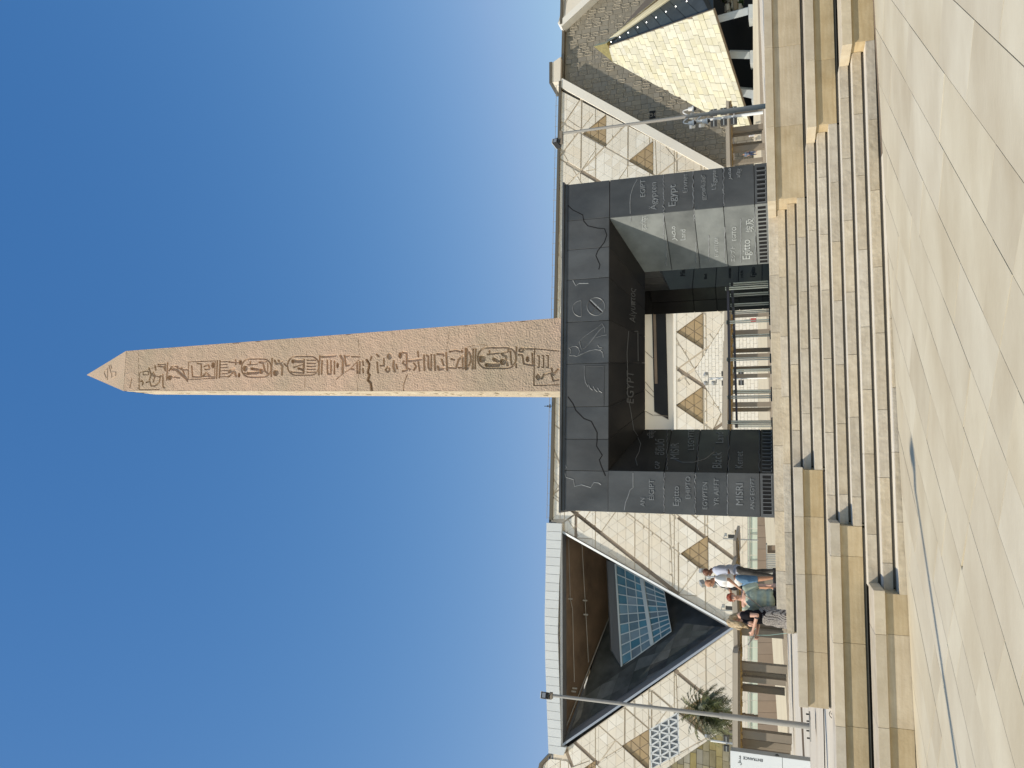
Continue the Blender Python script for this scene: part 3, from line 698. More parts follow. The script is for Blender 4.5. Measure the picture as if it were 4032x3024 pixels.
def stroke(pts, sheet=1, w=.026, d=.030):
    global DP
    P = [ob_uv(x, y, sheet) for x, y in pts]
    for a, b in zip(P[:-1], P[1:]):
        i0, i1 = win([a, b])
        if i1 <= i0: continue
        dd = np.array(b) - np.array(a); l2 = max(1e-9, (dd ** 2).sum()); xs, zs = X[i0:i1], Z[i0:i1]
        t = np.clip(((xs - a[0]) * dd[0] + (zs - a[1]) * dd[1]) / l2, 0, 1)
        ds = np.hypot(xs - (a[0] + t * dd[0]), zs - (a[1] + t * dd[1]))
        DP[i0:i1] = np.maximum(DP[i0:i1], d * np.clip((w * 1.12 - ds) / (w * .45), 0, 1))
def hollow(cx, cy, rx, ry, sheet=1, d=.05):
    c = ob_uv(cx, cy, sheet); a = ob_uv(cx + rx, cy, sheet); b = ob_uv(cx, cy + ry, sheet)
    rz = abs(a[1] - c[1]) + 1e-6; rxx = abs(b[0] - c[0]) + 1e-6; i0, i1 = win([(0, c[1] - rz), (0, c[1] + rz)])
    if i1 <= i0: return
    e = np.hypot((X[i0:i1] - c[0]) / rxx, (Z[i0:i1] - c[1]) / rz)
    DP[i0:i1] = np.maximum(DP[i0:i1], d * np.clip((1.08 - e) / .16, 0, 1))
def barh(x0, x1, y0, y1, sheet=1, d=.045): stroke([((x0 + x1) / 2, y0 + (x1 - x0) / 2), ((x0 + x1) / 2, y1 - (x1 - x0) / 2)], sheet, w=abs(x1 - x0) / 2 * .0031 + .008, d=d)
def ring(x0, x1, y0, y1, sheet=1):
    r = (y1 - y0) * .46; n = 8
    pts = [(x0 + r, y0)] + [(x1 - r, y0)] + [(x1 - r + r * math.sin(R(90 * i / n)), y0 + r - r * math.cos(R(90 * i / n))) for i in range(1, n + 1)]
    pts += [(x1 - r + r * math.cos(R(90 * i / n)), y1 - r + r * math.sin(R(90 * i / n))) for i in range(n + 1)]
    pts += [(x0 + r - r * math.sin(R(90 * i / n)), y1 - r + r * math.cos(R(90 * i / n))) for i in range(n + 1)]
    pts += [(x0 + r - r * math.cos(R(90 * i / n)), y0 + r - r * math.sin(R(90 * i / n))) for i in range(n + 1)]
    stroke(pts, sheet, w=.022, d=.03)
S = stroke
# sheet 1: upper half
S([(418, 575), (415, 722), (600, 722)], w=.012); S([(425, 570), (660, 490)], w=.01, d=.015); S([(632, 590), (635, 700), (648, 705)])
S([(430, 650), (440, 640), (450, 660), (445, 680)]); S([(480, 660), (510, 645), (525, 690), (560, 690), (600, 660), (610, 600), (632, 600)]); S([(510, 640), (520, 600), (545, 570), (560, 600)]); S([(505, 530), (520, 580), (560, 610)]); S([(450, 560), (500, 560), (500, 590), (450, 590), (450, 560)], w=.015)
S([(590, 500), (655, 495), (655, 550)]); S([(595, 515), (640, 520), (655, 555)]); S([(560, 510), (568, 550)]); S([(545, 655), (560, 600), (600, 610)], w=.02)
S([(678, 487), (668, 637)]); S([(690, 555), (715, 520), (760, 515), (800, 545), (862, 548)]); S([(715, 540), (755, 545), (800, 585), (855, 635)], w=.045, d=.04); S([(760, 515), (775, 560), (830, 610), (858, 650)]); hollow(697, 618, 18, 22); S([(715, 608), (785, 620)]); S([(805, 530), (835, 600)])
S([(870, 478), (1113, 470), (1107, 625), (865, 634), (870, 478)], w=.014); S([(897, 515), (905, 610), (975, 612)]); S([(950, 493), (985, 495), (985, 610)]); S([(1012, 520), (1050, 500), (1062, 540), (1020, 545)]); S([(1000, 605), (1030, 575), (1065, 600), (1000, 608)]); hollow(1092, 508, 14, 26); S([(1055, 610), (1100, 612)])
S([(1132, 470), (1125, 625)]); S([(1157, 468), (1150, 620)])
for y in (478, 503, 530, 558, 585, 612): S([(1158, y), (1222, y - 2)], w=.018)
S([(1238, 480), (1318, 485)]); S([(1300, 462), (1300, 505)]); hollow(1342, 485, 14, 20); S([(1235, 575), (1280, 560), (1262, 590), (1235, 612)]); S([(1240, 560), (1285, 540), (1300, 600)], w=.04); S([(1290, 560), (1305, 610)]); hollow(1330, 598, 10, 20)
ring(1353, 1622, 455, 615); hollow(1386, 538, 22, 25); S([(1412, 505), (1495, 500)], w=.02); S([(1435, 480), (1430, 505)]); S([(1410, 582), (1500, 575)], w=.05, d=.05); S([(1445, 540), (1500, 548)], w=.045, d=.05); hollow(1532, 564, 20, 24); S([(1515, 485), (1550, 490), (1565, 560), (1590, 582)], w=.03); S([(1580, 478), (1520, 480)], w=.02); S([(1593, 490), (1590, 580)], w=.015); S([(1380, 580), (1410, 590)])
S([(1632, 452), (1624, 610)]); S([(1655, 470), (1670, 500), (1720, 480)], w=.035); S([(1690, 470), (1725, 520), (1722, 595)], w=.035); hollow(1664, 580, 24, 26); S([(1740, 500), (1762, 520)])
ring(1772, 2055, 435, 600); hollow(1822, 478, 17, 18); S([(1845, 475), (1905, 478)], w=.05, d=.05); S([(1830, 530), (1905, 505)], w=.02); S([(1805, 570), (1900, 580)], w=.03); S([(1870, 540), (1905, 550)], w=.035, d=.05); S([(1920, 462), (1915, 582)], w=.03, d=.05)
for y in (468, 495, 522, 548, 574): S([(1950, y), (2025, y)], w=.020)
S([(2065, 432), (2055, 595)]); S([(2085, 440), (2200, 432)], w=.035); S([(2085, 475), (2080, 590)]); S([(2132, 470), (2135, 590), (2165, 590), (2165, 475)]); S([(2198, 480), (2195, 590)])
S([(345, 625), (330, 707)], w=.012, d=.03); S([(410, 400), (405, 735)], w=.006, d=.008); S([(1930, 600), (1928, 740)], w=.006, d=.009); S([(1950, 380), (1940, 440)], w=.006, d=.008)
# sheet 2: lower half
S2_ = lambda pts, **k: stroke(pts, 2, **k)
hollow(12, 515, 10, 24, 2); S2_([(40, 430), (62, 470), (60, 580)], w=.04); S2_([(85, 440), (115, 430)]); S2_([(75, 430), (90, 520), (120, 510)]); S2_([(140, 440), (215, 440)], w=.02); S2_([(190, 490), (190, 585)]); S2_([(215, 485), (212, 585)]); S2_([(240, 480), (245, 515)]); S2_([(240, 545), (245, 580)]); S2_([(135, 545), (160, 550)])
S2_([(275, 470), (300, 510), (285, 580), (300, 600), (285, 650), (310, 670), (320, 738)], w=.035, d=.07); S2_([(200, 270), (210, 440), (195, 740)], w=.006, d=.009); S2_([(320, 440), (310, 470)]); S2_([(370, 490), (378, 580)]); S2_([(365, 420), (385, 440)]); S2_([(430, 460), (432, 520), (400, 520)]); hollow(480, 438, 22, 28, 2, .03); S2_([(445, 560), (465, 578), (485, 555), (465, 530), (445, 555)]); S2_([(520, 480), (515, 530), (530, 570)], w=.035); S2_([(540, 510), (550, 545)])
hollow(578, 430, 16, 26, 2); S2_([(600, 405), (635, 410), (635, 560), (600, 570)], w=.03); S2_([(610, 480), (600, 500), (630, 520)]); S2_([(655, 480), (760, 465)], w=.04); S2_([(735, 400), (740, 440)]); S2_([(700, 500), (720, 530), (700, 560)]); S2_([(740, 490), (750, 565)]); S2_([(650, 545), (665, 555)])
S2_([(790, 430), (795, 560)], w=.03); S2_([(815, 430), (830, 440), (830, 540), (850, 560)], w=.03); S2_([(855, 425), (855, 550)]); S2_([(885, 430), (890, 560)], w=.03); S2_([(910, 420), (960, 420), (965, 435)], w=.03); S2_([(950, 470), (965, 515)], w=.03); S2_([(915, 530), (925, 558), (962, 545)], w=.035); S2_([(990, 410), (998, 560)], w=.03)
S2_([(1020, 400), (1070, 388), (1110, 400)]); hollow(1130, 398, 12, 14, 2, .03); S2_([(1035, 465), (1060, 470)], w=.03); S2_([(1015, 540), (1075, 545), (1100, 470), (1135, 440)]); S2_([(1135, 440), (1138, 550)]); S2_([(1100, 540), (1130, 540)])
S2_([(1168, 380), (1165, 550)], w=.045, d=.05); S2_([(1180, 385), (1205, 430), (1210, 480), (1180, 550)]); S2_([(1230, 380), (1225, 550)]); S2_([(1252, 380), (1247, 550)])
ring(1270, 1610, 368, 548, 2); hollow(1308, 465, 30, 30, 2, .06); S2_([(1350, 518), (1450, 518)], w=.06, d=.06); S2_([(1415, 468), (1445, 485)], w=.05, d=.05); hollow(1492, 492, 26, 26, 2, .06); S2_([(1360, 425), (1455, 415)]); S2_([(1375, 395), (1375, 425)]); S2_([(1480, 420), (1540, 400), (1545, 380)]); S2_([(1490, 430), (1520, 440), (1535, 520)], w=.035); S2_([(1560, 400), (1570, 510)])
S2_([(1615, 365), (1612, 540)]); S2_([(1640, 385), (1665, 370), (1680, 385), (1665, 405), (1640, 400)]); S2_([(1690, 375), (1760, 380)]); S2_([(1635, 430), (1665, 430), (1680, 510), (1760, 525), (1755, 420)]); hollow(1712, 470, 14, 25, 2)
S2_([(1775, 378), (1768, 700), (1985, 695)], w=.012); S2_([(1775, 378), (1985, 400)], w=.012); S2_([(1790, 628), (1805, 605), (1822, 628), (1805, 650), (1790, 628)]); S2_([(1835, 640), (1860, 605), (1920, 590), (1940, 660), (1985, 650)]); S2_([(1925, 550), (1940, 610), (1985, 560)])
for a_ in (1800, 1840, 1880): S2_([(a_, 440), (a_ + 15, 440), (a_ + 15, 540), (a_, 540)], w=.014)
S2_([(1130, 375), (1240, 345), (1320, 340), (1370, 360)], w=.006, d=.015); S2_([(640, 600), (610, 680), (605, 740)], w=.01, d=.02); S2_([(1020, 205), (990, 400)], w=.006, d=.008); S2_([(0, 640), (60, 590), (130, 545), (200, 470)], w=.01, d=.02)
verts, faces = [], []
nr = np.random.RandomState(4)
for j in range(NZG):
    for i in range(NXG):
        edge = min(1.0, min(i, NXG - 1 - i) / 3.0)
        x, z = float(X[j, i]), float(Z[j, i])
        h = (mnoise.noise(Vector((x * 5, z * 5, 0))) * .008 + mnoise.noise(Vector((x * 22, z * 22, 3))) * .007) * edge
        chip = max(0, mnoise.noise(Vector((x * 2, z * 2.3, 9))) - .33) * .10 * (1 - edge)
        y = -float(Hw[j]) + float(DP[j, i]) * 1.7 * edge + h + chip + .004
        xx = x * (1 - chip * .6)
        verts.append((xx, y, z))
for j in range(NZG - 1):
    for i in range(NXG - 1):
        a_ = j * NXG + i; faces.append((a_, a_ + 1, a_ + NXG + 1, a_ + NXG))
me = bpy.data.meshes.new('carved_face'); me.from_pydata(verts, [], faces); me.update()
link('carved_face', me, M['pink'], obe)
# plain sides with shallow cutting, and the pyramidion
def side_face(fun, n1=40, n2=420, seed=1):
    vs, fs_ = [], []
    r = random.Random(seed); cuts = [(r.uniform(-.55, .45), r.uniform(.3, hs_), r.uniform(.05, .4), r.uniform(.02, .06)) for _ in range(70)]
    for j in range(n2):
        z = hs_ * j / (n2 - 1); h = HB + (HS - HB) * z / hs_
        for i in range(n1):
            u = -1 + 2 * i / (n1 - 1); e = min(1, min(i, n1 - 1 - i) / 2)
            d = mnoise.noise(Vector((u * 4, z * 4, seed * 5))) * .014 * e
            for cu_, cz, cl, cd in cuts:
                if abs(u - cu_) < cl * .5 and abs(z - cz) < .05: d += cd * e
            vs.append(fun(u * h, h - d - .004, z))
    for j in range(n2 - 1):
        for i in range(n1 - 1): a_ = j * n1 + i; fs_.append((a_, a_ + 1, a_ + n1 + 1, a_ + n1))
    me = bpy.data.meshes.new('plain_face'); me.from_pydata(vs, [], fs_); me.update(); return link('side_face', me, M['pink'], obe)
M['pink_lit'] = mat('obelisk_sunlit_side', (.50, .40, .28), .8, .2, var2=(.62, .53, .39), scale=1.3, bump=.6, bscale=11, bdist=.03)  # lighter copy of the rose granite; sun on the left face put into colour
side_face(lambda a, h, z: (-h, -a, z), seed=2).data.materials[0] = M['pink_lit']; side_face(lambda a, h, z: (h, a, z), 12, 80, seed=3); side_face(lambda a, h, z: (-a, h, z), 12, 80, seed=4)
py = MB(); n = 14
tip = (0, 0, ht_)
cs_ = [(-HS, -HS), (HS, -HS), (HS, HS), (-HS, HS)]
for k in range(4):
    a_, b_ = cs_[k], cs_[(k + 1) % 4]
    for j in range(n):
        t0, t1 = j / n, (j + 1) / n
        q = [(a_[0] * (1 - t0), a_[1] * (1 - t0), hs_ + (ht_ - hs_) * t0), (b_[0] * (1 - t0), b_[1] * (1 - t0), hs_ + (ht_ - hs_) * t0), (b_[0] * (1 - t1), b_[1] * (1 - t1), hs_ + (ht_ - hs_) * t1), (a_[0] * (1 - t1), a_[1] * (1 - t1), hs_ + (ht_ - hs_) * t1)]
        py.poly(q if j < n - 1 else q[:3])
py.build('pyramidion', M['pink'], obe)
gl = MB()
Op = ob_m @ Vector((0, -HS, hs_)); npn = ob_m.to_3x3() @ Vector((0, -(ht_ - hs_), HS)).normalized()
def pyr_line(pts, w=.02):
    P = [ob_i @ hit(1824 - y / 2.212, 300 + x / 2.212, Op, npn) for x, y in pts]; nl = Vector((0, -(ht_ - hs_), HS)).normalized()
    for a_, b_ in zip(P[:-1], P[1:]):
        s_ = (b_ - a_).cross(nl).normalized() * w
        gl.hexa([a_ - s_, b_ - s_, b_ + s_, a_ + s_], [a_ - s_ * .4 + nl * .02, b_ - s_ * .4 + nl * .02, b_ + s_ * .4 + nl * .02, a_ + s_ * .4 + nl * .02])
for l in ([(245, 600), (250, 575), (262, 565)], [(245, 600), (262, 640)], [(275, 550), (272, 655)], [(285, 530), (305, 600)], [(310, 590), (345, 590), (345, 620), (310, 640), (310, 590)], [(300, 525), (310, 560)]): pyr_line(l)
gl.build('pyramidion_glyphs', M['pink'], obe)

# ================================================================== MUSEUM
FY = 8.2; FO = Vector((-10.51, 96.24, 0))
mus = thing('museum_building', 'vast cream stone museum facade of triangular panels with a great triangular atrium opening', 'building', FO, FY)
ff = fr(FO, FY)
A_ = lambda x, y: (1024 - y / 1.62, 2100 + x / 1.62)
C3 = lambda x, y: (3024 - y / 2.212, 2100 + x / 2.212)
C4 = lambda x, y: (1724 - y / 2.212, 2100 + x / 2.212)
K3 = lambda x, y: (3024 - 2750 - y / 5.267, 2080 + x / 5.267)
def fp(p, D=0): return ff(p[0], p[1], D)
SD, RW, X0, Z0 = 4.62, 3.24, 5.15, 10.58                # lattice of the facade: side, row, origin
roofline = [(-60, 31.4), fp((0, 2121)), fp((22, 2126)), fp((58, 2164)), fp((58, 2166)), (-34, 29.9), (-8, 30.25), (66, 30.1), (100, 29.8)]
BIG = [fp(A_(170, 135)), fp(A_(172, 1560)), fp(A_(1290, 760))]
CART = [(53.2, 31.5), (32.9, 2.0), (100, 2.0), (100, 31.5)]
cartR = [fp(C3(215, 95 + 130)), (72.5, 14.2)]
SLOT = [fp((1310, 2655)), fp((1800, 2655)), fp((1815, 2500)), fp((1290, 2500))]
golds = []
for l in ([A_(940, 292), A_(1113, 185), A_(1117, 418)], [C4(1250, 15), (1783, 2769), C4(1470, 155)], [C4(1245, 655), C4(1490, 490), C4(1490, 815)], [C3(430, 1165), C3(630, 1000), C3(615, 1275)], [C3(830, 1400), C3(1040, 1235), C3(1045, 1520)], [A_(925, 1305), A_(1112, 1195), A_(1112, 1415)], [A_(565, 1520), A_(742, 1410), A_(742, 1645)]):
    p = [fp(q) for q in l]; ax, az = p[0]
    h = RW; b = az - h; golds.append([(ax, az), (ax - SD / 2, b), (ax + SD / 2, b)])
golds.append([fp(A_(315, 1668)), fp(A_(396, 1612)), fp(A_(396, 1705))])
SCREEN = [fp(A_(745, 1415)), fp(A_(921, 1307)), fp(A_(931, 1563)), fp(A_(752, 1662))]
WHITE = [(-36.6, 27.3), (-7.2, 28.3), (-7.4, 31.2), (-36.6, 31.2)]
holes = [BIG, SCREEN, SLOT] + golds
grooves = [(A_(215, 15), A_(930, 545), .30), (A_(940, 50), A_(1290, 300), .28), (A_(160, 120), A_(260, 50), .10), (A_(740, 1150), A_(742, 1405), .10), (A_(735, 1155), A_(925, 1300), .08), (A_(900, 1030), A_(1270, 1310), .26), (A_(240, 1495), A_(400, 1620), .28), (A_(555, 1262), A_(742, 1405), .10), (A_(555, 1262), A_(565, 1520), .09), (A_(216, 1510), A_(218, 1659), .26), (A_(935, 290), A_(930, 545), .06),
           (C4(1245, 330), C4(1650, 600), .28), (C4(1650, 30), C4(1240, 325), .09), (C4(1410, 345), C4(1650, 160), .20), (C4(1650, 840), C4(1560, 900), .2), (C4(1650, 700), C4(1540, 850), .1), (C4(1290, 1530), C4(1430, 1620), .1),
           (C3(440, 885), C3(415, 1445), .11), (C3(245, 1050), C3(440, 885), .11), (C3(235, 1335), C3(425, 1165), .11), (C3(235, 1340), C3(415, 1445), .14), (C3(415, 1445), C3(825, 1105), .11), (C3(415, 1445), C3(650, 1662), .34), (C3(825, 1105), C3(830, 1405), .09), (C3(1045, 1520), C3(1255, 1360), .09), (C3(1255, 1360), C3(1258, 1480), .08), (C4(160, 835), C4(205, 870), .1), (C4(135, 1380), C4(205, 1440), .3), (C4(140, 1440), C4(205, 1390), .12), (C4(290, 1565), C4(400, 1640), .26), (C4(400, 1645), C4(560, 1750), .26), (C4(380, 1650), C4(300, 1700), .12), (C4(380, 1650), C4(378, 1800), .2), (C4(205, 1030), C4(190, 1180), .12)]
def snap(p):
    best = None
    j0 = round((p[1] - Z0) / (RW / 3))
    for j in (j0 - 1, j0, j0 + 1):
        off_ = X0 + (SD / 6) * (j % 2); i = round((p[0] - off_) / (SD / 3)); q = (off_ + i * SD / 3, Z0 + j * RW / 3); d = math.hypot(q[0] - p[0], q[1] - p[1])
        if best is None or d < best[0]: best = (d, q)
    return best[1]
gl_ = [(snap(fp(a_)), snap(fp(b_)), w) for a_, b_, w in grooves]
def groove_w(p, q):
    mx_, mz_ = (p[0] + q[0]) / 2, (p[1] + q[1]) / 2; dx, dz = q[0] - p[0], q[1] - p[1]; l = math.hypot(dx, dz) + 1e-9
    for a_, b_, w in gl_:
        ex, ez = b_[0] - a_[0], b_[1] - a_[1]; L2 = math.hypot(ex, ez)
        if abs(dx * ez - dz * ex) / (l * L2) > .12: continue
        t = ((mx_ - a_[0]) * ex + (mz_ - a_[1]) * ez) / L2
        if t < -.3 or t > L2 + .3: continue
        if abs((mx_ - a_[0]) * ez - (mz_ - a_[1]) * ex) / L2 < .62: return w
    return None
def clip_roof(p):
    return p
def on_edge(p, q, tri):                       # is edge p-q on a lattice edge of tri
    for i in range(3):
        a_, b_ = tri[i], tri[(i + 1) % 3]; ex, ez = b_[0] - a_[0], b_[1] - a_[1]; l = math.hypot(ex, ez)
        if all(abs((s[0] - a_[0]) * ez - (s[1] - a_[1]) * ex) / l < 1e-4 for s in (p, q)): return True
    return False
rng = random.Random(21)
cx_half = halfs([(53.2, 31.6), (34.6, 4.0), (100, 4.0), (100, 31.6)])
cand = []
dark_tex = {}
def roof_z(x):
    for (xa, za), (xb, zb) in zip(roofline[:-1], roofline[1:]):
        if xa <= x <= xb: return za + (zb - za) * (x - xa) / max(1e-6, xb - xa)
    return 30
BRICK_REG = [[fp((1568, 2737)), fp((1300, 2900)), fp((1300, 3010)), fp((1800, 3010)), fp((1800, 2880))]]
sdf, rwf = SD / 3, RW / 3
gbands = []
for a_, b_, w in gl_:
    a_, b_ = Vector(a_), Vector(b_); d = (b_ - a_).normalized(); s_ = Vector((-d.y, d.x)) * w * (.62 if w > .15 else .38)
    q_ = [tuple(a_ - s_), tuple(b_ - s_), tuple(b_ + s_), tuple(a_ + s_)]
    gbands.append((q_, (min(p[0] for p in q_), max(p[0] for p in q_), min(p[1] for p in q_), max(p[1] for p in q_))))
for j in range(-6, 20):
    z0, z1 = Z0 + rwf * j, Z0 + rwf * (j + 1)
    for i in range(-42, 34):
        xo = X0 + sdf * i + (sdf / 2) * (j % 2) + (SD / 2) * 0
        # align triangles so that apexes sit over gold panel apexes
        for up in (0, 1):
            tri = [(xo, z0), (xo + sdf, z0), (xo + sdf / 2, z1)] if up == 0 else [(xo + sdf / 2, z1), (xo + sdf, z0), (xo + 1.5 * sdf, z1)]
            cxm = sum(p[0] for p in tri) / 3; czm = sum(p[1] for p in tri) / 3
            if cxm > 53 or czm > 32: continue
            pieces = [ccw(tri)]
            # cartouche bay cuts along its slanting left edge
            pieces = [p for p in (clip(p, -(29.5), 20.3, -(29.5) * 53.2 + 20.3 * 31.5) for p in pieces) if len(p) > 2]
            for h in holes: pieces = minus(pieces, h)
            pieces = minus(pieces, WHITE)
            if cxm > -36: pieces = [p for p in (clip(p, 0, -1, -(roof_z(cxm) - .35)) for p in pieces) if len(p) > 2]
            else:
                for (xa, za), (xb, zb) in ((roofline[1], roofline[2]), (roofline[2], roofline[3])):
                    a, b = -(zb - za), (xb - xa); pieces = [p for p in (clip(p, -a, -b, -(a * xa + b * za) + .45 * math.hypot(a, b)) for p in pieces) if len(p) > 2]
                pieces = [p for p in (clip(p, 0, -1, -31.0) for p in pieces) if len(p) > 2]
            pieces = minus(pieces, BRICK_REG[0])
            for gq_, (gx0, gx1, gz0, gz1) in gbands:
                if cxm + 2 < gx0 or cxm - 2 > gx1 or czm + 2 < gz0 or czm - 2 > gz1: continue
                pieces = minus(pieces, gq_)
            for p in pieces:
                if abs(area(p)) < .05: continue
                def gg(k, a_, b_):
                    if not on_edge(a_, b_, tri): return .06
                    return rng.choice([.006, .008, .014])
                p = shrink(p, gg)
                if len(p) < 3 or abs(area(p)) < .05: continue
                W0 = FO + Vector((math.cos(R(FY)) * cxm, math.sin(R(FY)) * cxm, czm)); vis = 1 if (-34 < cxm < -9 or 23 < cxm < 52 or (5 < cxm < 20 and czm < 14)) else 0
                cand.append((abs(area(p)) / W0.length ** 2 * vis, p))
cand.sort(key=lambda c: -c[0])
rest = {k: MB() for k in ('facade', 'facade_b', 'facade_w')}
for n_, (w, p) in enumerate(cand):
    cxm = sum(q[0] for q in p) / len(p); czm = sum(q[1] for q in p) / len(p)
    r = mnoise.noise(Vector((cxm * .09, czm * .13, 2))) * 1.2 + rng.uniform(-.45, .45)
    mk = 'facade_w' if r > .38 else 'facade_b' if r < -.40 else 'facade'
    dp = rng.uniform(0, .012)
    if n_ < 298:
        m = MB(); m.hexa([(x - cxm, dp, z - czm) for x, z in p], [(x - cxm, .14, z - czm) for x, z in p])
        o = m.build('stone_panel', M[mk], mus, fix=True); o.location = (cxm, 0, czm)
    else: rest[mk].hexa([(x, dp, z) for x, z in p], [(x, .14, z) for x, z in p])
for k, m in rest.items(): o = m.build('stone_panels', M[k], mus); o['kind'] = 'stuff'
# backing sheet behind the joints, with the same openings
back = [[(-60, -3), (34, -3), (53.1, 31.2), (-60, 31.2)]]
bk = []
for x in range(-60, 56, 4):
    p = ccw([(x, -3), (x + 4, -3), (x + 4, 31.0), (x, 31.0)])
    p = clip(p, -(29.5), 20.3, -(29.5) * 53.2 + 20.3 * 31.5)
    if len(p) < 3: continue
    ps = [p]
    for h in holes: ps = minus(ps, h)
    if x < -34: 
        for (xa, za), (xb, zb) in ((roofline[2], roofline[3]),):
            a, b = -(zb - za), (xb - xa); ps = [q for q in (clip(q, -a, -b, -(a * xa + b * za) + .2) for q in ps) if len(q) > 2] if x + 4 > xb - 3 else ps
    ps = [q for q in (clip(q, 0, -1, -(min(roof_z(x), roof_z(x + 4)) - .1)) for q in ps) if len(q) > 2]
    bk += ps
m = MB()
for p in bk: m.hexa([(x, .12, z) for x, z in p], [(x, .30, z) for x, z in p])
m.build('backing_wall', M['mortar'], mus)
for a_, b_, w in gl_:
    d = (Vector(b_) - Vector(a_)).normalized(); s_ = Vector((-d.y, d.x)) * w * .9; a_, b_ = Vector(a_), Vector(b_)
    gq_ = [ccw([tuple(a_ - s_), tuple(b_ - s_), tuple(b_ + s_), tuple(a_ + s_)])]
    for h_ in [BIG, SLOT, SCREEN] + golds: gq_ = minus(gq_, h_)
    for p_ in gq_:
        p_ = clip(p_, 0, -1, -29.7)
        if len(p_) > 2: slab_v(p_, .095, .118).build('groove_bed', M['joint'] if w > .15 else M['groove_thin'], mus)
MB().box(-60, 100, 26, 27, -3, 29).build('rear_wall', M['facade'], mus)
MB().box(-60, 100, 14, 26, 28.4, 28.9).build('roof_deck', M['facade'], mus)
# roof edge
m = MB(); rl = [(-60, 31.2), (fp((0, 2121))[0], 31.2), roofline[1], roofline[2], roofline[3]]
for (xa, za), (xb, zb) in zip(rl[1:-1], rl[2:]): m.hexa([(xa, -.25, za - .35), (xb, -.25, zb - .35), (xb, 3, zb - .35), (xa, 3, za - .35)], [(xa, -.25, za), (xb, -.25, zb), (xb, 3, zb), (xa, 3, za)])
m.box(-60, rl[1][0], -.25, 3, 30.85, 31.2)
m.hexa([(-7.3, -.22, 29.85), (53.4, -.22, 29.75), (53.4, 3, 29.75), (-7.3, 3, 29.85)], [(-7.3, -.22, 30.3), (53.4, -.22, 30.1), (53.4, 3, 30.1), (-7.3, 3, 30.3)])
m.hexa([(62, -.22, 29.75), (100, -.22, 29.6), (100, 3, 29.6), (62, 3, 29.75)], [(62, -.22, 30.1), (100, -.22, 30), (100, 3, 30), (62, 3, 30.1)])
m.hexa([(53.4, .9, 29.75), (62, .9, 29.7), (62, 3, 29.7), (53.4, 3, 29.75)], [(53.4, .9, 30.15), (62, .9, 30.1), (62, 3, 30.1), (53.4, 3, 30.15)])
m.build('roof_edge', M['bronze'], mus)
m = MB(); m.tube((-7.2, .2, 30.75), (53, .2, 30.55), .035, n=5)
for i in range(40): m.tube((-7 + i * 1.54, .2, 30.3), (-7 + i * 1.54, .2, 30.75), .025, n=4)
m.build('roof_railing', M['pole'], mus)
# recessed ochre triangles, each of nine small panels
for gI, tri in enumerate(golds):
    p = ccw(tri); D = .24; m = MB()
    for i in range(3):
        a_, b_ = p[i], p[(i + 1) % 3]; m.poly([(a_[0], .02, a_[1]), (b_[0], .02, b_[1]), (b_[0], D, b_[1]), (a_[0], D, a_[1])])
    m.poly([(x, D + .03, z) for x, z in p]); m.build('niche_reveal', M['joint'], mus, fix=False)
    ap, bl, br = tri if gI < 7 else (tri[0], tri[2], tri[1])
    for r_ in range(3):
        for c_ in range(2 * r_ + 1):
            def P_(rr, cc): t = rr / 3; x0_ = ap[0] + (bl[0] - ap[0]) * t; x1_ = ap[0] + (br[0] - ap[0]) * t; z_ = ap[1] + (bl[1] - ap[1]) * t; return (x0_ + (x1_ - x0_) * (cc / rr if rr else 0), z_)
            k_ = c_ // 2
            q = [P_(r_ + 1, k_), P_(r_ + 1, k_ + 1), P_(r_, k_)] if c_ % 2 == 0 else [P_(r_, k_), P_(r_ + 1, k_ + 1), P_(r_, k_ + 1)]
            q = shrink(q, .035)
            if len(q) > 2: slab_v(q, D - .05 + rng.uniform(0, .01), D + .02).build('ochre_panel', M['gold'], mus)
# louvred screen of small triangles in a pale frame
p = ccw(SCREEN); D = .4
slab_v(p, D, D + .05).build('screen_back', M['metal_dk'], mus)
bl, br, tr, tl = SCREEN[1], SCREEN[0], SCREEN[3], SCREEN[2]
O_, e1, e2 = Vector(SCREEN[1]), Vector(SCREEN[2]) - Vector(SCREEN[1]), Vector(SCREEN[0]) - Vector(SCREEN[1])
frm, lv = MB(), MB()
def bar2(a_, b_, w, mb, y0=.02, y1=.25):
    d = (Vector(b_) - Vector(a_)).normalized(); s_ = Vector((-d.y, d.x)) * w / 2; a_, b_ = Vector(a_), Vector(b_)
    mb.hexa([((a_ - s_)[0], y0, (a_ - s_)[1]), ((b_ - s_)[0], y0, (b_ - s_)[1]), ((b_ + s_)[0], y0, (b_ + s_)[1]), ((a_ + s_)[0], y0, (a_ + s_)[1])],
            [((a_ - s_)[0], y1, (a_ - s_)[1]), ((b_ - s_)[0], y1, (b_ - s_)[1]), ((b_ + s_)[0], y1, (b_ + s_)[1]), ((a_ + s_)[0], y1, (a_ + s_)[1])])
for i in range(4): bar2(O_ + e1 * 0 + e2 * i / 3, O_ + e1 + e2 * i / 3, .2, frm)
for i in range(6): bar2(O_ + e1 * i / 5, O_ + e1 * i / 5 + e2, .18, frm)
for i in range(5):
    for k_ in range(3): bar2(O_ + e1 * (i + 1) / 5 + e2 * k_ / 3, O_ + e1 * i / 5 + e2 * (k_ + 1) / 3, .18, frm)
for i in range(24): bar2(O_ + e2 * (i + .5) / 24, O_ + e1 + e2 * (i + .5) / 24, .06, lv, .15, .3)
frm.build('screen_frame', M['white_panel'], mus); lv.build('louvre', M['frame_white'], mus)['kind'] = 'stuff'
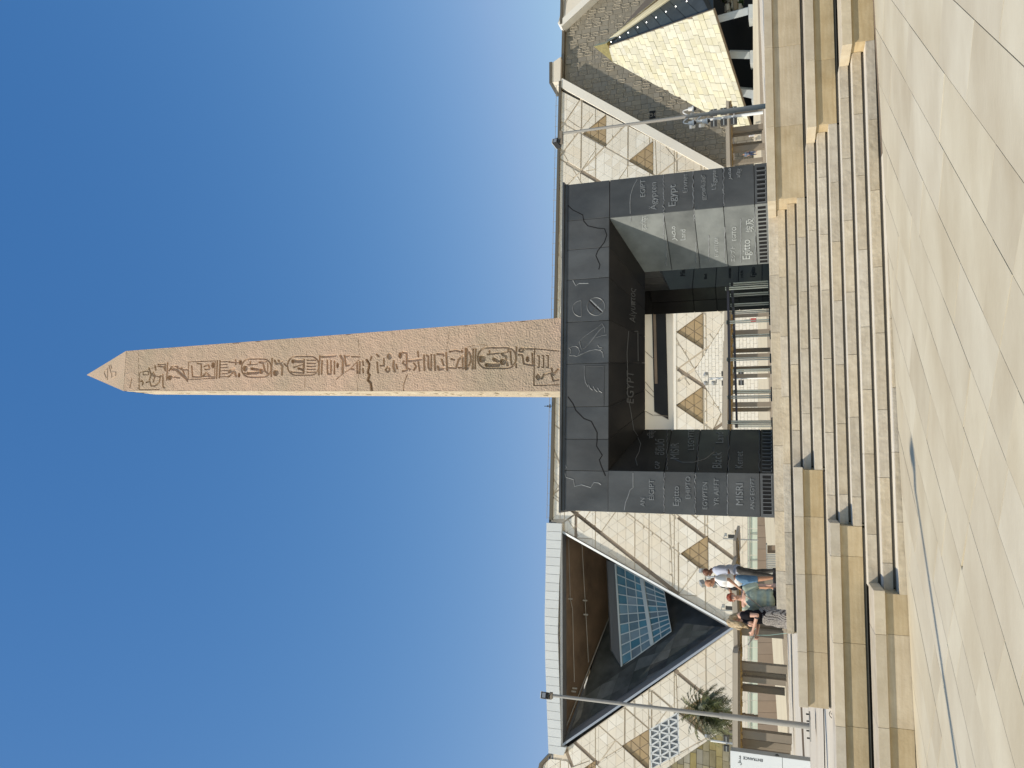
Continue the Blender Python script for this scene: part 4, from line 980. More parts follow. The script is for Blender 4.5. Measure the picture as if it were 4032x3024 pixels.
# white fascia over the atrium: one panel after another
top_, bot_ = [fp(A_(x, y)) for x, y in [(92, 92), (86, 400), (80, 700), (84, 980), (95, 1300), (103, 1510), (105, 1578)]], [fp(A_(x, y)) for x, y in [(187, 150), (172, 480), (163, 790), (172, 1100), (182, 1400), (188, 1510), (217, 1515)]]
def lerp_pl(pl, x):
    pl = sorted(pl)
    for (xa, za), (xb, zb) in zip(pl[:-1], pl[1:]):
        if xa <= x <= xb: return za + (zb - za) * (x - xa) / (xb - xa)
    return pl[0][1] if x < pl[0][0] else pl[-1][1]
xs_ = [fp(A_(130, 95 + 54.3 * i))[0] for i in range(28)]
for xa, xb in zip(xs_[1:], xs_[:-1]):
    xa2, xb2 = xa + .02, xb - .02
    if xb2 > -7.5: xb2 = -7.5
    q = [(xa2, lerp_pl(bot_, xa2)), (xb2, lerp_pl(bot_, xb2)), (xb2, lerp_pl(top_, xb2)), (xa2, lerp_pl(top_, xa2))]
    if xa < -34.8: q = [(xa2, lerp_pl(top_, xa2) - 1.6 + .3 * (xa2 + 34.8)), q[1], q[2], q[3]]
    slab_v(q, -.55, .1).build('fascia_panel', M['white_panel'], mus)
slab_v([(-37, 29.3), (-7.6, 29.4), (-7.6, 30.3), (-21, 30.3), (-37, 29.5)], .1, 2.5).build('fascia_core', M['frame_grey'], mus)
# the atrium: pale frame, grey inner frame, bronze soffit, dark stone wall, tilted glass wall
I1 = [fp(A_(187, 160)), fp(A_(190, 1500)), fp(A_(1262, 760))]
def ring_face(o, i, y0, y1, name, m_):
    for k_ in range(3):
        a_, b_, c_, d_ = o[k_], o[(k_ + 1) % 3], i[(k_ + 1) % 3], i[k_]
        MB().hexa([(a_[0], y0, a_[1]), (b_[0], y0, b_[1]), (c_[0], y1, c_[1]), (d_[0], y1, d_[1])], [(a_[0], y0 + .3, a_[1]), (b_[0], y0 + .3, b_[1]), (c_[0], y1 + .3, c_[1]), (d_[0], y1 + .3, d_[1])]).build(name, m_, mus)
ctr = Vector((sum(p[0] for p in I1) / 3, sum(p[1] for p in I1) / 3))
def scl(tri, f): return [tuple(ctr + (Vector(p) - ctr) * f) for p in tri]
ring_face(scl(I1, 1.035), I1, -.35, -.2, 'outer_frame', M['frame_white'])
I2 = [fp(A_(190, 165)), fp(A_(192, 1462)), fp(A_(1225, 765))]
ring_face(I1, I2, -.1, 1.2, 'inner_frame', M['frame_grey'])
def tri_in(pts, D): return [(*(ff(*A_(x, y), D)),) for x, y in pts]
def p3(x, y, D): q = ff(*A_(x, y), D); return Vector((q[0], D, q[1]))
# soffit surface (bronze) sloping back, and dark walls
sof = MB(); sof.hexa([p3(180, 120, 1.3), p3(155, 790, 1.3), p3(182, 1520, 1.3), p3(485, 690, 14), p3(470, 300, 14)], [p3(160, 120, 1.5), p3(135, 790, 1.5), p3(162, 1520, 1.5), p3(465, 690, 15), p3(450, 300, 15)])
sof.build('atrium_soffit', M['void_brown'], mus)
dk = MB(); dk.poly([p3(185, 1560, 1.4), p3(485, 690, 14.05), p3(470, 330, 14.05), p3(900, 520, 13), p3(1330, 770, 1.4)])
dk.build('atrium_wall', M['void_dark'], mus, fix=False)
a_ = [p3(185, 1560, 1.35), p3(485, 690, 13.9), p3(1330, 770, 1.35)]
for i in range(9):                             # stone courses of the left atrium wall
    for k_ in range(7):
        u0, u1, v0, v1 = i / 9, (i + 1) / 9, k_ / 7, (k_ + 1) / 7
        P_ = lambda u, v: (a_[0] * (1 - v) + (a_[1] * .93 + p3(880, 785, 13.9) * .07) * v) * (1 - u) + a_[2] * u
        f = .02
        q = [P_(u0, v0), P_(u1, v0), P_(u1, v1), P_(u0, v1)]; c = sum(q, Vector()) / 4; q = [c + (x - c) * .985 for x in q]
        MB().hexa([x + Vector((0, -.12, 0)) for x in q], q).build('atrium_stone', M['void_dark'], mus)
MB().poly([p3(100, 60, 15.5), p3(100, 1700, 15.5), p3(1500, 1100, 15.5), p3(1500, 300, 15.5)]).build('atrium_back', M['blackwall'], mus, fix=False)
cb = MB()
for l in ([(225, 200, 3), (235, 580, 3.2), (250, 640, 3.5), (262, 1110, 3.0)], [(310, 232, 5.5), (335, 670, 6.5), (352, 985, 6.8)]):
    for q, w in zip(l[:-1], l[1:]): cb.tube(p3(*q[:2], q[2]), p3(*w[:2], w[2]), .05, n=5)
cb.tube(p3(487, 690, 13.6), p3(200, 1420, 1.6), .08, n=5)
for x, y, D in ((235, 580, 3), (330, 590, 6), (335, 680, 6), (265, 1150, 3), (258, 1170, 3)): cb.box(*(lambda c: (c.x - .09, c.x + .09, c.y - .1, c.y + .1, c.z - .3, c.z + .3))(p3(x, y, D)))
cb.build('soffit_cable', M['pole'], mus)
GLS = [p3(525, 358, 8.5), p3(833, 530, 7.5), p3(880, 785, 6.0), p3(565, 1012, 6.6)]        # upper right, lower right, lower left, upper left (upright view)
def gq(u, v): return (GLS[0] * (1 - u) + GLS[3] * u) * (1 - v) + (GLS[1] * (1 - u) + GLS[2] * u) * v
nu, nv = 10, 5
for i in range(nu):
    for k_ in range(nv):
        q = [gq(i / nu, k_ / nv), gq((i + 1) / nu, k_ / nv), gq((i + 1) / nu, (k_ + 1) / nv), gq(i / nu, (k_ + 1) / nv)]; c = sum(q, Vector()) / 4; q = [c + (x - c) * .97 for x in q]
        MB().poly(q).build('glass_pane', M['glass_blue'], mus, fix=False)
fr2 = MB()
for i in range(nu + 1): fr2.tube(gq(i / nu, 0) + Vector((0, -.05, 0)), gq(i / nu, 1) + Vector((0, -.05, 0)), .09, n=4)
for k_ in range(nv + 1): fr2.tube(gq(0, k_ / nv) + Vector((0, -.05, 0)), gq(1, k_ / nv) + Vector((0, -.05, 0)), .07 if k_ else .16, n=4)
fr2.tube(gq(0, .55), gq(1, .62), .35, n=4)
fr2.build('glass_mullion', M['mullion'], mus)
MB().hexa([p3(470, 335, 8.8), p3(522, 355, 8.4), p3(562, 1015, 6.5), p3(498, 905, 7.4)], [p3(465, 335, 9.5), p3(522, 355, 9), p3(562, 1015, 7.2), p3(490, 905, 8.0)]).build('glass_header', M['frame_grey'], mus)
# hall window slot seen through the gateway
x0, x1 = SLOT[0][0], SLOT[1][0]; zt_, zb_ = SLOT[2][1], SLOT[0][1]
def s3(U, V, D): q = ff(U, V, D); return Vector((q[0], D, q[1]))
m = MB(); m.box(x0 - 1, x1 + 1, 2.2, 2.5, zb_ - 1.5, zt_ + 2); m.build('hall_wall', M['facade_b'], mus)
MB().hexa([s3(1372, 2632, 2.15), s3(1830, 2621, 2.15), s3(1830, 2566, 2.15), s3(1404, 2576, 2.15)], [s3(1372, 2632, 2.3), s3(1830, 2621, 2.3), s3(1830, 2566, 2.3), s3(1404, 2576, 2.3)]).build('hall_window', M['blackwall'], mus)
MB().hexa([s3(1513, 2589, 2.05), s3(1830, 2581, 2.05), s3(1830, 2571, 2.05), s3(1513, 2578, 2.05)], [s3(1513, 2589, 2.15), s3(1830, 2581, 2.15), s3(1830, 2571, 2.15), s3(1513, 2578, 2.15)]).build('hall_window_blind', M['void_brown'], mus)
m = MB()
for l in ([(1640, 2541), (1610, 2574)], [(1490, 2541), (1460, 2574)], [(1405, 2541), (1388, 2572)], [(1390, 2575), (1385, 2630)], [(1372, 2632), (1404, 2576)], [(1520, 2541), (1480, 2574)]):
    MB().tube(s3(*l[0], 2.18), s3(*l[1], 2.18), .05, n=4).build('hall_joint', M['joint'], mus)
m = MB(); m.box(x0 - .5, x1 + .5, -.05, 2.2, zb_ - .25, zb_ + .04); m.build('hall_sill', M['facade_w'], mus)
MB().box(x0 - .5, x1 + .5, .05, 2.2, zt_, zt_ + .3).build('hall_soffit', M['facade_b'], mus)
# coursed ashlar infill low on the front
reg = BRICK_REG[0]; bz = 3.4; row = 0
while bz < 12:
    bx = reg[2][0] - 2 + (row % 2) * .45
    while bx < reg[3][0] + 2:
        q = inside_clip([(bx + .015, bz + .015), (bx + .89, bz + .015), (bx + .89, bz + .40), (bx + .015, bz + .40)], reg)
        if len(q) > 2 and abs(area(q)) > .06: slab_v(q, .0 + rng.uniform(0, .01), .13).build('ashlar_block', M['facade_w'], mus)
        bx += .905
    bz += .415; row += 1
# cartouche bay: dark stone blocks with raised ovals
CD = 1.3
cw = fr(FO, FY)
m = MB(); m.box(30, 110, CD + .12, CD + .4, 0, 29.7); m.build('cartouche_backing', M['cart'], mus)
dirx, dirz = (53.2 - 34.6) / (31.5 - 4.0), 1
def frame_bar(a_, b_, w, y0, y1, name, m_):
    d = (Vector(b_) - Vector(a_)).normalized(); s_ = Vector((d.y, -d.x)) * w; a_, b_ = Vector(a_), Vector(b_)
    q = [a_, b_, b_ + s_, a_ + s_]; MB().hexa([(p[0], y0, p[1]) for p in q], [(p[0], y1, p[1]) for p in q]).build(name, m_, mus)
sl_ = (53.2 - 32.9) / 29.5
frame_bar((32.9 - .5, 2.0), (53.2 - .35, 31.5 - 1.2), 1.15, -.12, CD + .1, 'bay_frame', M['facade_w'])
me_v = []
for v_ in range(5):                            # block types: four cartouches, one plain with a seated figure
    m = MB(); m.box(-.335, .335, .0, .12, -.62, .62)
    r2 = random.Random(v_)
    def rib(pts, w=.06, h=.045):
        for p, q in zip(pts[:-1], pts[1:]):
            d = Vector((q[0] - p[0], q[1] - p[1])); 
            if d.length < 1e-4: continue
            d.normalize(); s_ = Vector((-d.y, d.x)) * w / 2; P_, Q_ = Vector(p), Vector(q)
            m.hexa([((P_ - s_)[0], 0, (P_ - s_)[1]), ((Q_ - s_)[0], 0, (Q_ - s_)[1]), ((Q_ + s_)[0], 0, (Q_ + s_)[1]), ((P_ + s_)[0], 0, (P_ + s_)[1])],
                   [((P_ - s_ * .5)[0], -h, (P_ - s_ * .5)[1]), ((Q_ - s_ * .5)[0], -h, (Q_ - s_ * .5)[1]), ((Q_ + s_ * .5)[0], -h, (Q_ + s_ * .5)[1]), ((P_ + s_ * .5)[0], -h, (P_ + s_ * .5)[1])])
    if v_ < 4:
        pts = [(.24 * math.cos(R(a)), .30 + .24 * math.sin(R(a))) for a in range(0, 181, 30)] + [(.24 * math.cos(R(a)), -.30 + .24 * math.sin(R(a))) for a in range(180, 361, 30)]
        rib(pts + [pts[0]], .085, .06)
        rib([(-.12, .36), (.12, .36)]); rib([(.0, .3), (.0, .12)]) if v_ % 2 else rib([(-.1, .2), (.1, .08), (-.1, -.02)])
        rib([(-.12, -.05), (-.12, -.4)]) if v_ > 1 else rib([(-.1, -.1), (.12, -.15)]); rib([(.05, -.15), (.12, -.42), (-.05, -.42)])
        if v_ == 3: rib([(-.1, .46), (.1, .46)])
    else:
        rib([(-.1, .2), (-.14, -.1), (.1, -.2)]); rib([(.0, .25), (.12, .0), (.0, -.22)]); rib([(-.25, .45), (.25, .45)])
    me = m.mesh('cartouche_block'); me.materials.append(M['cart']); me.materials.append(M['relief'])
    for p in me.polygons[6:]: p.material_index = 1
    me_v.append(me)
mp_ = MB(); mp_.box(-.335, .335, .0, .12, -.62, .62); mep = mp_.mesh('plain_block'); mep.materials.append(M['cart'])
blocks = []
colw = .70
for c_ in range(0, 62):
    x = 33.2 + c_ * colw; z = 3.0 - rng.uniform(0, 1.2); 
    while z < 29.3:
        h = rng.choice([.85, 1.27, 1.27]); zc = z + h / 2
        xl = 32.9 + sl_ * (zc - 2.0) + .75
        if x > xl and z + h < 29.7 and x < 76: blocks.append((x, zc, h))
        z += h + .02
def screen_w(b):
    P_ = FO + Vector((math.cos(R(FY)) * b[0], math.sin(R(FY)) * b[0], b[1])); q = P_ - EYE; a = q.dot(W_); U, V = CU + F * q.dot(R_) / a, CV - F * q.dot(U_) / a
    return U, V
restb = MB(); nb = 0; rmi = []
for b in blocks:
    U, V = screen_w(b); seen = U < 3060 and V > 2190 and V < 2990 and not (U > 2842 and V > 2360 + (U - 2842) * 1.2) and not (V > 2900 and U > 2560) and not (V > 2339 + (2842 - U) * 1.80 and U > 2512)
    me = rng.choice(me_v) if b[2] > 1 and rng.random() < .72 else mep
    if seen and nb < 298:
        nb += 1; o = link(me.name, me, None, mus); o.location = (b[0], CD - rng.uniform(0, .05), b[1]); o.scale = (1, 1, b[2] / 1.26)
    else:
        dy = rng.uniform(0, .05); i0 = len(restb.v); restb.v += [(v.co.x + b[0], v.co.y + CD - dy, v.co.z * b[2] / 1.26 + b[1]) for v in me.vertices]; restb.f += [tuple(i0 + k_ for k_ in p.vertices) for p in me.polygons]; rmi += [p.material_index for p in me.polygons]
o = restb.build('wall_blocks', M['cart'], mus); o['kind'] = 'stuff'; o.data.materials.append(M['relief']); o.data.polygons.foreach_set('material_index', rmi)
q0 = fr(FO, FY)(3024 - 1000 / 2.212, 2100 + 1038 / 2.212, CD)
MB().box(q0[0] - .55, q0[0] + .55, CD - .06, CD - .02, q0[1] - .42, q0[1] + .42).build('wall_hatch', M['blackwall'], mus)
# the right hand flank of the bay and the facade beyond it
qa, qb_ = fp(C3(215, 205)), fp(C3(500, -10))
frame_bar(qa, (qb_[0] + 6, qb_[1] - 6.5), .9, -.2, CD + .1, 'bay_frame', M['facade_w'])
m = MB(); pr = ccw([qa, (qb_[0] + 6, qb_[1] - 6.5), (110, qb_[1] - 6.5), (110, 29.8), (qa[0], 29.8)])
slab_v(pr, -.02, .3).build('east_wall', M['facade_b'], mus)
# rooftop housing
h0, h1 = fp(C3(215, 712)), fp(C3(215, 508))
t0, t1 = fp(C3(160, 712)), fp(C3(160, 540))
slab_v([(h0[0] + .1, 30), (h1[0] + .3, 30), (t1[0], t1[1]), (t0[0], t0[1])], .2, 4).build('rooftop_housing', M['facade_b'], mus)
slab_v([(t0[0] - .1, t0[1]), (t1[0] + .1, t1[1]), (t1[0] + .1, t1[1] + .4), (t0[0] - .1, t0[1] + .4)], .1, 4).build('rooftop_housing_lid', M['bronze'], mus)

# ================================================================== ALABASTER PYRAMID (right)
ap3 = at(2842, 2339, 86); pyr = thing('pyramid_pavilion', 'pale alabaster block pyramid with gilded tip split by a dark glass slot', 'pavilion', (ap3.x, ap3.y, 4.0)); PO = pyr.location.copy()
cBL, cBL2, cBR, cSL = at(2506, 2962, 84), at(2512, 2912, 84.3), at(2978, 2807, 74), at(2846, 2394, 85.2)
pn = (cBL - ap3).cross(cBR - ap3).normalized()
if pn.dot(EYE - ap3) < 0: pn = -pn
ex = (cBR - cBL).normalized(); ey = pn.cross(ex).normalized()
if ey.z < 0: ey = -ey
def pl2(U, V): q = hit(U, V, ap3, pn) - cBL; return (q.dot(ex), q.dot(ey))
def p2w(x, y, h=0): return cBL + ex * x + ey * y + pn * h - PO
d2 = lambda x, y: (3024 - y / 2.212, 2100 + x / 2.212)
face = ccw([pl2(2506, 2962), pl2(*d2(1568, 82)), pl2(*d2(655, 402)), pl2(*d2(692, 535)), pl2(2512, 2912)])
gface = ccw([pl2(2842, 2339), pl2(*d2(640, 375)), pl2(*d2(655, 402)), pl2(*d2(692, 535))])
MB().hexa([p2w(x, y, -.25) for x, y in face], [p2w(x, y, -.02) for x, y in face]).build('pyramid_core', M['plaza_joint'], pyr)
ymax = max(p[1] for p in face); ymin = min(p[1] for p in face); nrow = 24; rh = (ymax - ymin) / nrow
rng = random.Random(8)
for r_ in range(nrow + 1):
    x = min(p[0] for p in face) - rng.uniform(0, 1.2); y_ = ymin + r_ * rh
    while x < max(p[0] for p in face):
        w = rng.uniform(.95, 1.5) * rh * .62 + .35
        q = inside_clip([(x, y_), (x + w, y_), (x + w, y_ + rh), (x, y_ + rh)], face); x += w
        if len(q) < 3 or abs(area(q)) < .08: continue
        q = shrink(q, .013)
        if len(q) < 3: continue
        h = rng.uniform(0, .05); MB().hexa([p2w(a_, b_, -.02) for a_, b_ in q], [p2w(a_, b_, h + .03) for a_, b_ in q]).build('alabaster_block', M['alab'], pyr)
MB().hexa([p2w(x, y, -.4) for x, y in gface], [p2w(x, y, .05) for x, y in gface]).build('gilded_tip', M['alab_gold'], pyr)
# glass slot, its bright cheek and the shaded right flank
def W3(x, y, d): return at(*d2(x, y), d) - PO
gs = [W3(655, 400, 85.6), W3(1568, 80, 74.6), W3(1560, -120, 77), W3(1340, -120, 80), W3(650, 372, 86.2)]
MB().hexa([p + Vector((0, .3, 0)) for p in gs], [p + Vector((0, .6, 0)) for p in gs]).build('slot_backing', M['blackwall'], pyr)
for i in range(9):
    a0, a1 = i / 9, (i + 1) / 9
    q = [gs[0].lerp(gs[1], a0), gs[0].lerp(gs[1], a1), gs[4].lerp(gs[3], a1), gs[4].lerp(gs[3], a0)]; c = sum(q, Vector()) / 4
    MB().poly([c + (p - c) * .96 for p in q]).build('slot_pane', M['glass_dark'], pyr, fix=False)
MB().poly([gs[1], gs[2], gs[3]]).build('slot_pane', M['glass_dark'], pyr, fix=False)
M['spot'] = mat('spotlight_lens', (.9, .9, .9), .2, emit=((1, .97, .9), 4.0))
for x, y in ((1340, 30), (1245, 75), (1160, 120), (1075, 170), (992, 212), (915, 255), (833, 300), (760, 340), (685, 380)):
    c = W3(x, y, 74 + (1568 - x) * .012) ; MB().box(c.x - .045, c.x + .045, c.y - .5, c.y - .45, c.z - .045, c.z + .045).build('spotlight', M['spot'], pyr)
ck = [W3(648, 370, 85.8), W3(1345, -120, 79.5), W3(1250, -120, 79.2), W3(640, 348, 85.9)]
MB().hexa(ck, [p + Vector((0, .4, 0)) for p in ck]).build('slot_cheek', M['alab'], pyr)
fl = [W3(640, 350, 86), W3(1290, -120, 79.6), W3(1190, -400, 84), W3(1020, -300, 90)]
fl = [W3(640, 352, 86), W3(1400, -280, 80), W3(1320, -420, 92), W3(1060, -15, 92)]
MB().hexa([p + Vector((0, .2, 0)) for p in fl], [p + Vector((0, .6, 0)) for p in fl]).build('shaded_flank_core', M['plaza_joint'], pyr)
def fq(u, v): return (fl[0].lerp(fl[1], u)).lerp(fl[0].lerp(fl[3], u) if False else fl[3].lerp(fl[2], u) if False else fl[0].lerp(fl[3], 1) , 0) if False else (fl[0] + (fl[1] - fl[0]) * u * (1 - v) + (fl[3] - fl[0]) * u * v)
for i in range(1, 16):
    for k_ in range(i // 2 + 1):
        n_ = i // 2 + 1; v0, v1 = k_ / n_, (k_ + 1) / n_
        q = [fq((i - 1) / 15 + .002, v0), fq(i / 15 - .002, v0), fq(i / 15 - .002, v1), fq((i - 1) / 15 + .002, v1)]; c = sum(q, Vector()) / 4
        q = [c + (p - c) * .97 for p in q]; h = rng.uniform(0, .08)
        MB().hexa([p + Vector((0, .2, 0)) for p in q], [p + Vector((-.03, -h, 0)) for p in q]).build('olive_block', M['alab_shaded'], pyr)  # olive tone carries the shade of this flank
# undercroft: black sheets painting the dark of the void, grey raking columns on plinths
d5 = lambda x, y: (3024 - y / 5.53, 2800 + x / 5.53)
def W5(x, y, d): return at(*d5(x, y), d) - PO
us = [at(2500, 2968, 92) - PO, at(3200, 2968, 92) - PO, at(3200, 2700, 92) - PO, at(2900, 2740, 92) - PO, at(2500, 2940, 92) - PO]
MB().hexa(us, [p + Vector((0, .5, 0)) for p in us]).build('undercroft_wall', M['blackwall'], pyr)
us = [cBL - PO, cBR - PO, at(3200, 2700, 80) - PO, at(3200, 2700, 93) - PO, at(2510, 2940, 93) - PO]
MB().hexa([p + Vector((0, .3, -.1)) for p in us], [p + Vector((0, .3, .3)) for p in us]).build('undercroft_ceiling', M['blackwall'], pyr)
for top, bot, pl_, d in (([(130, 350), (170, 495)], [(805, 325), (805, 160)], [(810, 95), (815, 405), (928, 385), (928, 90)], 76), ([(395, 1120), (435, 1275)], [(845, 1285), (838, 1128)], [(843, 1100), (850, 1368), (930, 1365), (930, 1090)], 79), ([(545, 1935), (640, 2090)], [(895, 2150), (895, 1960)], [(880, 1960), (880, 2190), (930, 2190), (930, 1960)], 81)):
    q = [W5(*top[0], d), W5(*top[1], d), W5(*bot[0], d), W5(*bot[1], d)]
    MB().hexa(q, [p + Vector((.8, 1.6, 0)) for p in q]).build('raking_column', M['concrete'], pyr)
    q = [W5(*p, d - .4) for p in pl_]; MB().hexa(q, [p + Vector((.2, 2.2, 0)) for p in q]).build('column_plinth', M['concrete'], pyr)
# rock garden glimpsed beyond the undercroft
rk = thing('rock_display', 'sunlit stacked rock blocks with moss glimpsed in the gap behind the raking columns', 'rock wall', at(3000, 2880, 88)); RO = rk.location.copy()
rng = random.Random(2)
for i in range(46):
    u, v = rng.uniform(2968, 3060), rng.uniform(2845, 2925)
    if v < 2850 + (3024 - u) * .2: continue
    p = at(u, v, 88 + rng.uniform(0, .5)) - RO; s_ = rng.uniform(.25, .6)
    MB().box(-s_, s_, -s_, s_, -s_ * .4, s_ * .4).build('rock', M[rng.choice(['alab', 'gold', 'esplanade2', 'shade_leaf', 'cart'])], rk, bevel=.06).location = p

# olive block wall low at the left, behind the entrance sign
ow = thing('olive_block_wall', 'sloping wall of olive brown stone blocks rising at the far left', 'wall', at(60, 2950, 84)); OO = ow.location.copy()
on = Vector((.25, -1, .25)).normalized(); oc = at(60, 2950, 84); oex = Vector((0, 0, 1)).cross(on).normalized(); oey = on.cross(oex).normalized()
if oey.z < 0: oey = -oey
def op2(U, V): q = hit(U, V, oc, on) - oc; return (q.dot(oex), q.dot(oey))
reg = ccw([op2(*A_(820, 1680)), op2(*A_(1285, 1368)), op2(*A_(1290, 1420)), op2(*A_(1600, 1400)), op2(*A_(1600, 1700))])
MB().hexa([oc + oex * x + oey * y - on * .3 - OO for x, y in reg], [oc + oex * x + oey * y - on * .03 - OO for x, y in reg]).build('wall_core', M['plaza_joint'], ow)
yy0, yy1 = min(p[1] for p in reg), max(p[1] for p in reg); y = yy0
while y < yy1:
    x = min(p[0] for p in reg) - rng.uniform(0, 1.2)
    while x < max(p[0] for p in reg):
        w = rng.uniform(1.0, 1.7); q = inside_clip([(x, y), (x + w, y), (x + w, y + .72), (x, y + .72)], reg); x += w
        if len(q) > 2: q = shrink(q, .02)
        if len(q) > 2 and abs(area(q)) > .05: MB().hexa([oc + oex * a_ + oey * b_ - on * .03 - OO for a_, b_ in q], [oc + oex * a_ + oey * b_ + on * rng.uniform(.02, .1) - OO for a_, b_ in q]).build('olive_block', M['olive'], ow)
    y += .72

# ================================================================== FAR WALLS AND SHELTERS
def quadwall(name, label, cat, top, bot, d, th, m_, seg=None, part='wall_panel', gap=.02, grp=None):
    """wall standing at depth d between two surveyed edges, divided into panels"""
    t = thing(name, label, cat, at(*bot[len(bot) // 2], d), 0, grp); o = t.location.copy()
    def pl_at(pl, U):
        for (a, b), (c, e) in zip(pl[:-1], pl[1:]):
            if a <= U <= c: return b + (e - b) * (U - a) / (c - a)
        return pl[-1][1] if U > pl[-1][0] else pl[0][1]
    for u0, u1 in zip(seg[:-1], seg[1:]):
        q = [at(u0, pl_at(bot, u0), d), at(u1, pl_at(bot, u1), d), at(u1, pl_at(top, u1), d), at(u0, pl_at(top, u0), d)]
        e = (q[1] - q[0]).normalized() * gap; q = [q[0] + e, q[1] - e, q[2] - e, q[3] + e]; k = Vector((0, th, 0))
        MB().hexa([p - o for p in q], [p - o + k for p in q]).build(part, m_, t)
    return t
quadwall('shade_toned_wall', 'long panelled wall, shade coloured in as taupe brown, below the glass balustrade left of the gateway', 'wall', [(-200, 2984), (1080, 2982)], [(-200, 3110), (200, 3085), (900, 3035), (1080, 3025)], 80, 1.2, M['taupe'], [-150 + 46 * i for i in range(27)], gap=.012)
gb = quadwall('glass_balustrade', 'pale green glass balustrade with thin rail along the top of the taupe wall', 'balustrade', [(-200, 2944), (1080, 2945)], [(-200, 2986), (1080, 2984)], 80.5, .05, M['glass_green'], [-150 + 52 * i for i in range(24)], part='glass_panel', gap=.03)
gbo = gb.location.copy()
for V, r_ in ((2953, .05), (2945, .03)):
    MB().tube(at(-150, V, 80.4) - gbo, at(1080, V - 1, 80.4) - gbo, r_, n=5).build('rail', M['pole'], gb)
for U in range(-120, 1060, 104): MB().tube(at(U, 2985, 80.4) - gbo, at(U, 2945, 80.4) - gbo, .035, n=4).build('post', M['pole'], gb)

def beam(t, U0, V0, U1, V1, hpx, d, m_, name, depth=.6):
    o = t.location; q = [at(U0, V0, d), at(U1, V1, d), at(U1, V1 + hpx, d), at(U0, V0 + hpx, d)]; k = Vector((0, depth, 0))
    return MB().hexa([p - o for p in q], [p - o + k for p in q]).build(name, m_, t)
def fin(t, U, Vt, Vb, wpx, d, m_, name='post', depth=.25):
    o = t.location; c0, c1 = at(U, Vt, d), at(U, Vb, d); c1.x = c0.x + (c1.x - c0.x); w = wpx * d / F / 2
    c1 = Vector((c0.x, d, c1.z)); q = [c1 + Vector((-w, 0, 0)), c1 + Vector((w, 0, 0)), c0 + Vector((w, 0, 0)), c0 + Vector((-w, 0, 0))]; k = Vector((0, depth, 0))
    return MB().hexa([p - o for p in q], [p - o + k for p in q]).build(name, m_, t)
def shelter(label, U0, U1, Vt0, Vt1, edge, soff, posts, d, stubs=()):
    t = thing('shade_shelter', label, 'shelter', at((U0 + U1) / 2, Vt0 + 150, d), 0, 'brown flat roofed shade shelters in front of the museum')
    beam(t, U0, Vt0, U1, Vt1, edge, d, M['shelter_l'], 'roof_edge', 5.0)
    beam(t, U0 + 6, Vt0 + edge, U1 - 2, Vt1 + edge, edge * .55, d + .25, M['shelter'], 'roof_beam', .5)
    n_ = int(abs(U1 - U0) / 14); rr = random.Random(int(U0))
    for i in range(n_):
        u = U0 + (U1 - U0) * (i + .5) / n_; v = Vt0 + (Vt1 - Vt0) * (i + .5) / n_ + edge * 1.45
        o = t.location; hp = (soff) * rr.uniform(.55, 1.05)
        q = [at(u - 7, v, d + .7), at(u + 7, v, d + .7), at(u + 7, v + hp, d + .7), at(u - 7, v + hp, d + .7)]; k = Vector((0, 3.6, .35))
        MB().hexa([p - o for p in q], [p - o + k for p in q]).build('reed_slat', M['reed'], t)
    for (U, w, Vb, dd) in posts: fin(t, U, Vt0 + edge + (Vt1 - Vt0) * (U - U0) / (U1 - U0), Vb, w, d + .9 + dd, M['shelter'], 'post', .35)
    for (ua, ub, dv, h) in stubs: beam(t, ua, Vt0 + (Vt1 - Vt0) * (ua - U0) / (U1 - U0) - dv, ub, Vt0 + (Vt1 - Vt0) * (ub - U0) / (U1 - U0) - dv, h, d + .1, M['shelter_l'], 'roof_cap', 3)
    return t
shelter('brown shade shelter at the far left with fin posts, behind the entrance sign', -40, 452, 2889, 2889, 16, 12, [(402, 27, 3099, 0), (371, 22, 3096, 1.5), (352, 20, 3094, 0), (316, 22, 3090, 2), (136, 30, 3118, 0), (106, 22, 3116, 1.5), (86, 16, 3113, 2), (62, 22, 3110, 0)], 44, [(-40, 455, 5, 5)])
shelter('brown shade shelter behind the four standing visitors', 560, 800, 2893, 2880, 14, 12, [(536 + 40, 24, 3085, 0), (640, 20, 3070, 1), (742, 20, 3060, 0)], 46, [(560, 742, 6, 6)])
sh2 = shelter('brown shade shelter with one thick dark post behind the blonde visitor', 455, 575, 2889, 2886, 16, 12, [(536, 24, 3085, 0), (556, 16, 3080, 1.5)], 45)
shelter('short end of a brown shelter roof between the sign pole and the gateway', 800, 895, 2890, 2886, 11, 8, [], 48)
shelter('brown shade shelter seen through the gateway with paired fin posts', 1290, 1800, 2847, 2852, 16, 14, [(1779, 12, 3032, 0), (1709, 26, 3032, 0), (1642, 16, 3032, 1.5), (1622, 13, 3032, 0), (1572, 15, 3032, 1.5), (1542, 16, 3032, 0), (1480, 15, 3034, 1.5), (1430, 18, 3036, 0), (1410, 15, 3036, 1.5), (1360, 14, 3036, 0)], 42, [(1340, 1500, 5, 6), (1500, 1680, 3, 4)])
shelter('brown shade shelter right of the gateway, behind the pole carrying dome cameras', 2372, 2628, 2864, 2858, 11, 9, [(2578, 11, 3001, 0), (2512, 18, 3004, 0), (2495, 12, 3000, 1.5), (2450, 11, 3001, 1.5), (2435, 19, 3010, 0), (2384, 14, 3003, 0)], 44, [(2372, 2600, 4, 4)])
bench_ = thing('slatted_screen', 'low dark slatted box and glass screen left of the gateway foot', 'screen', at(790, 3040, 30)); bo = bench_.location.copy()
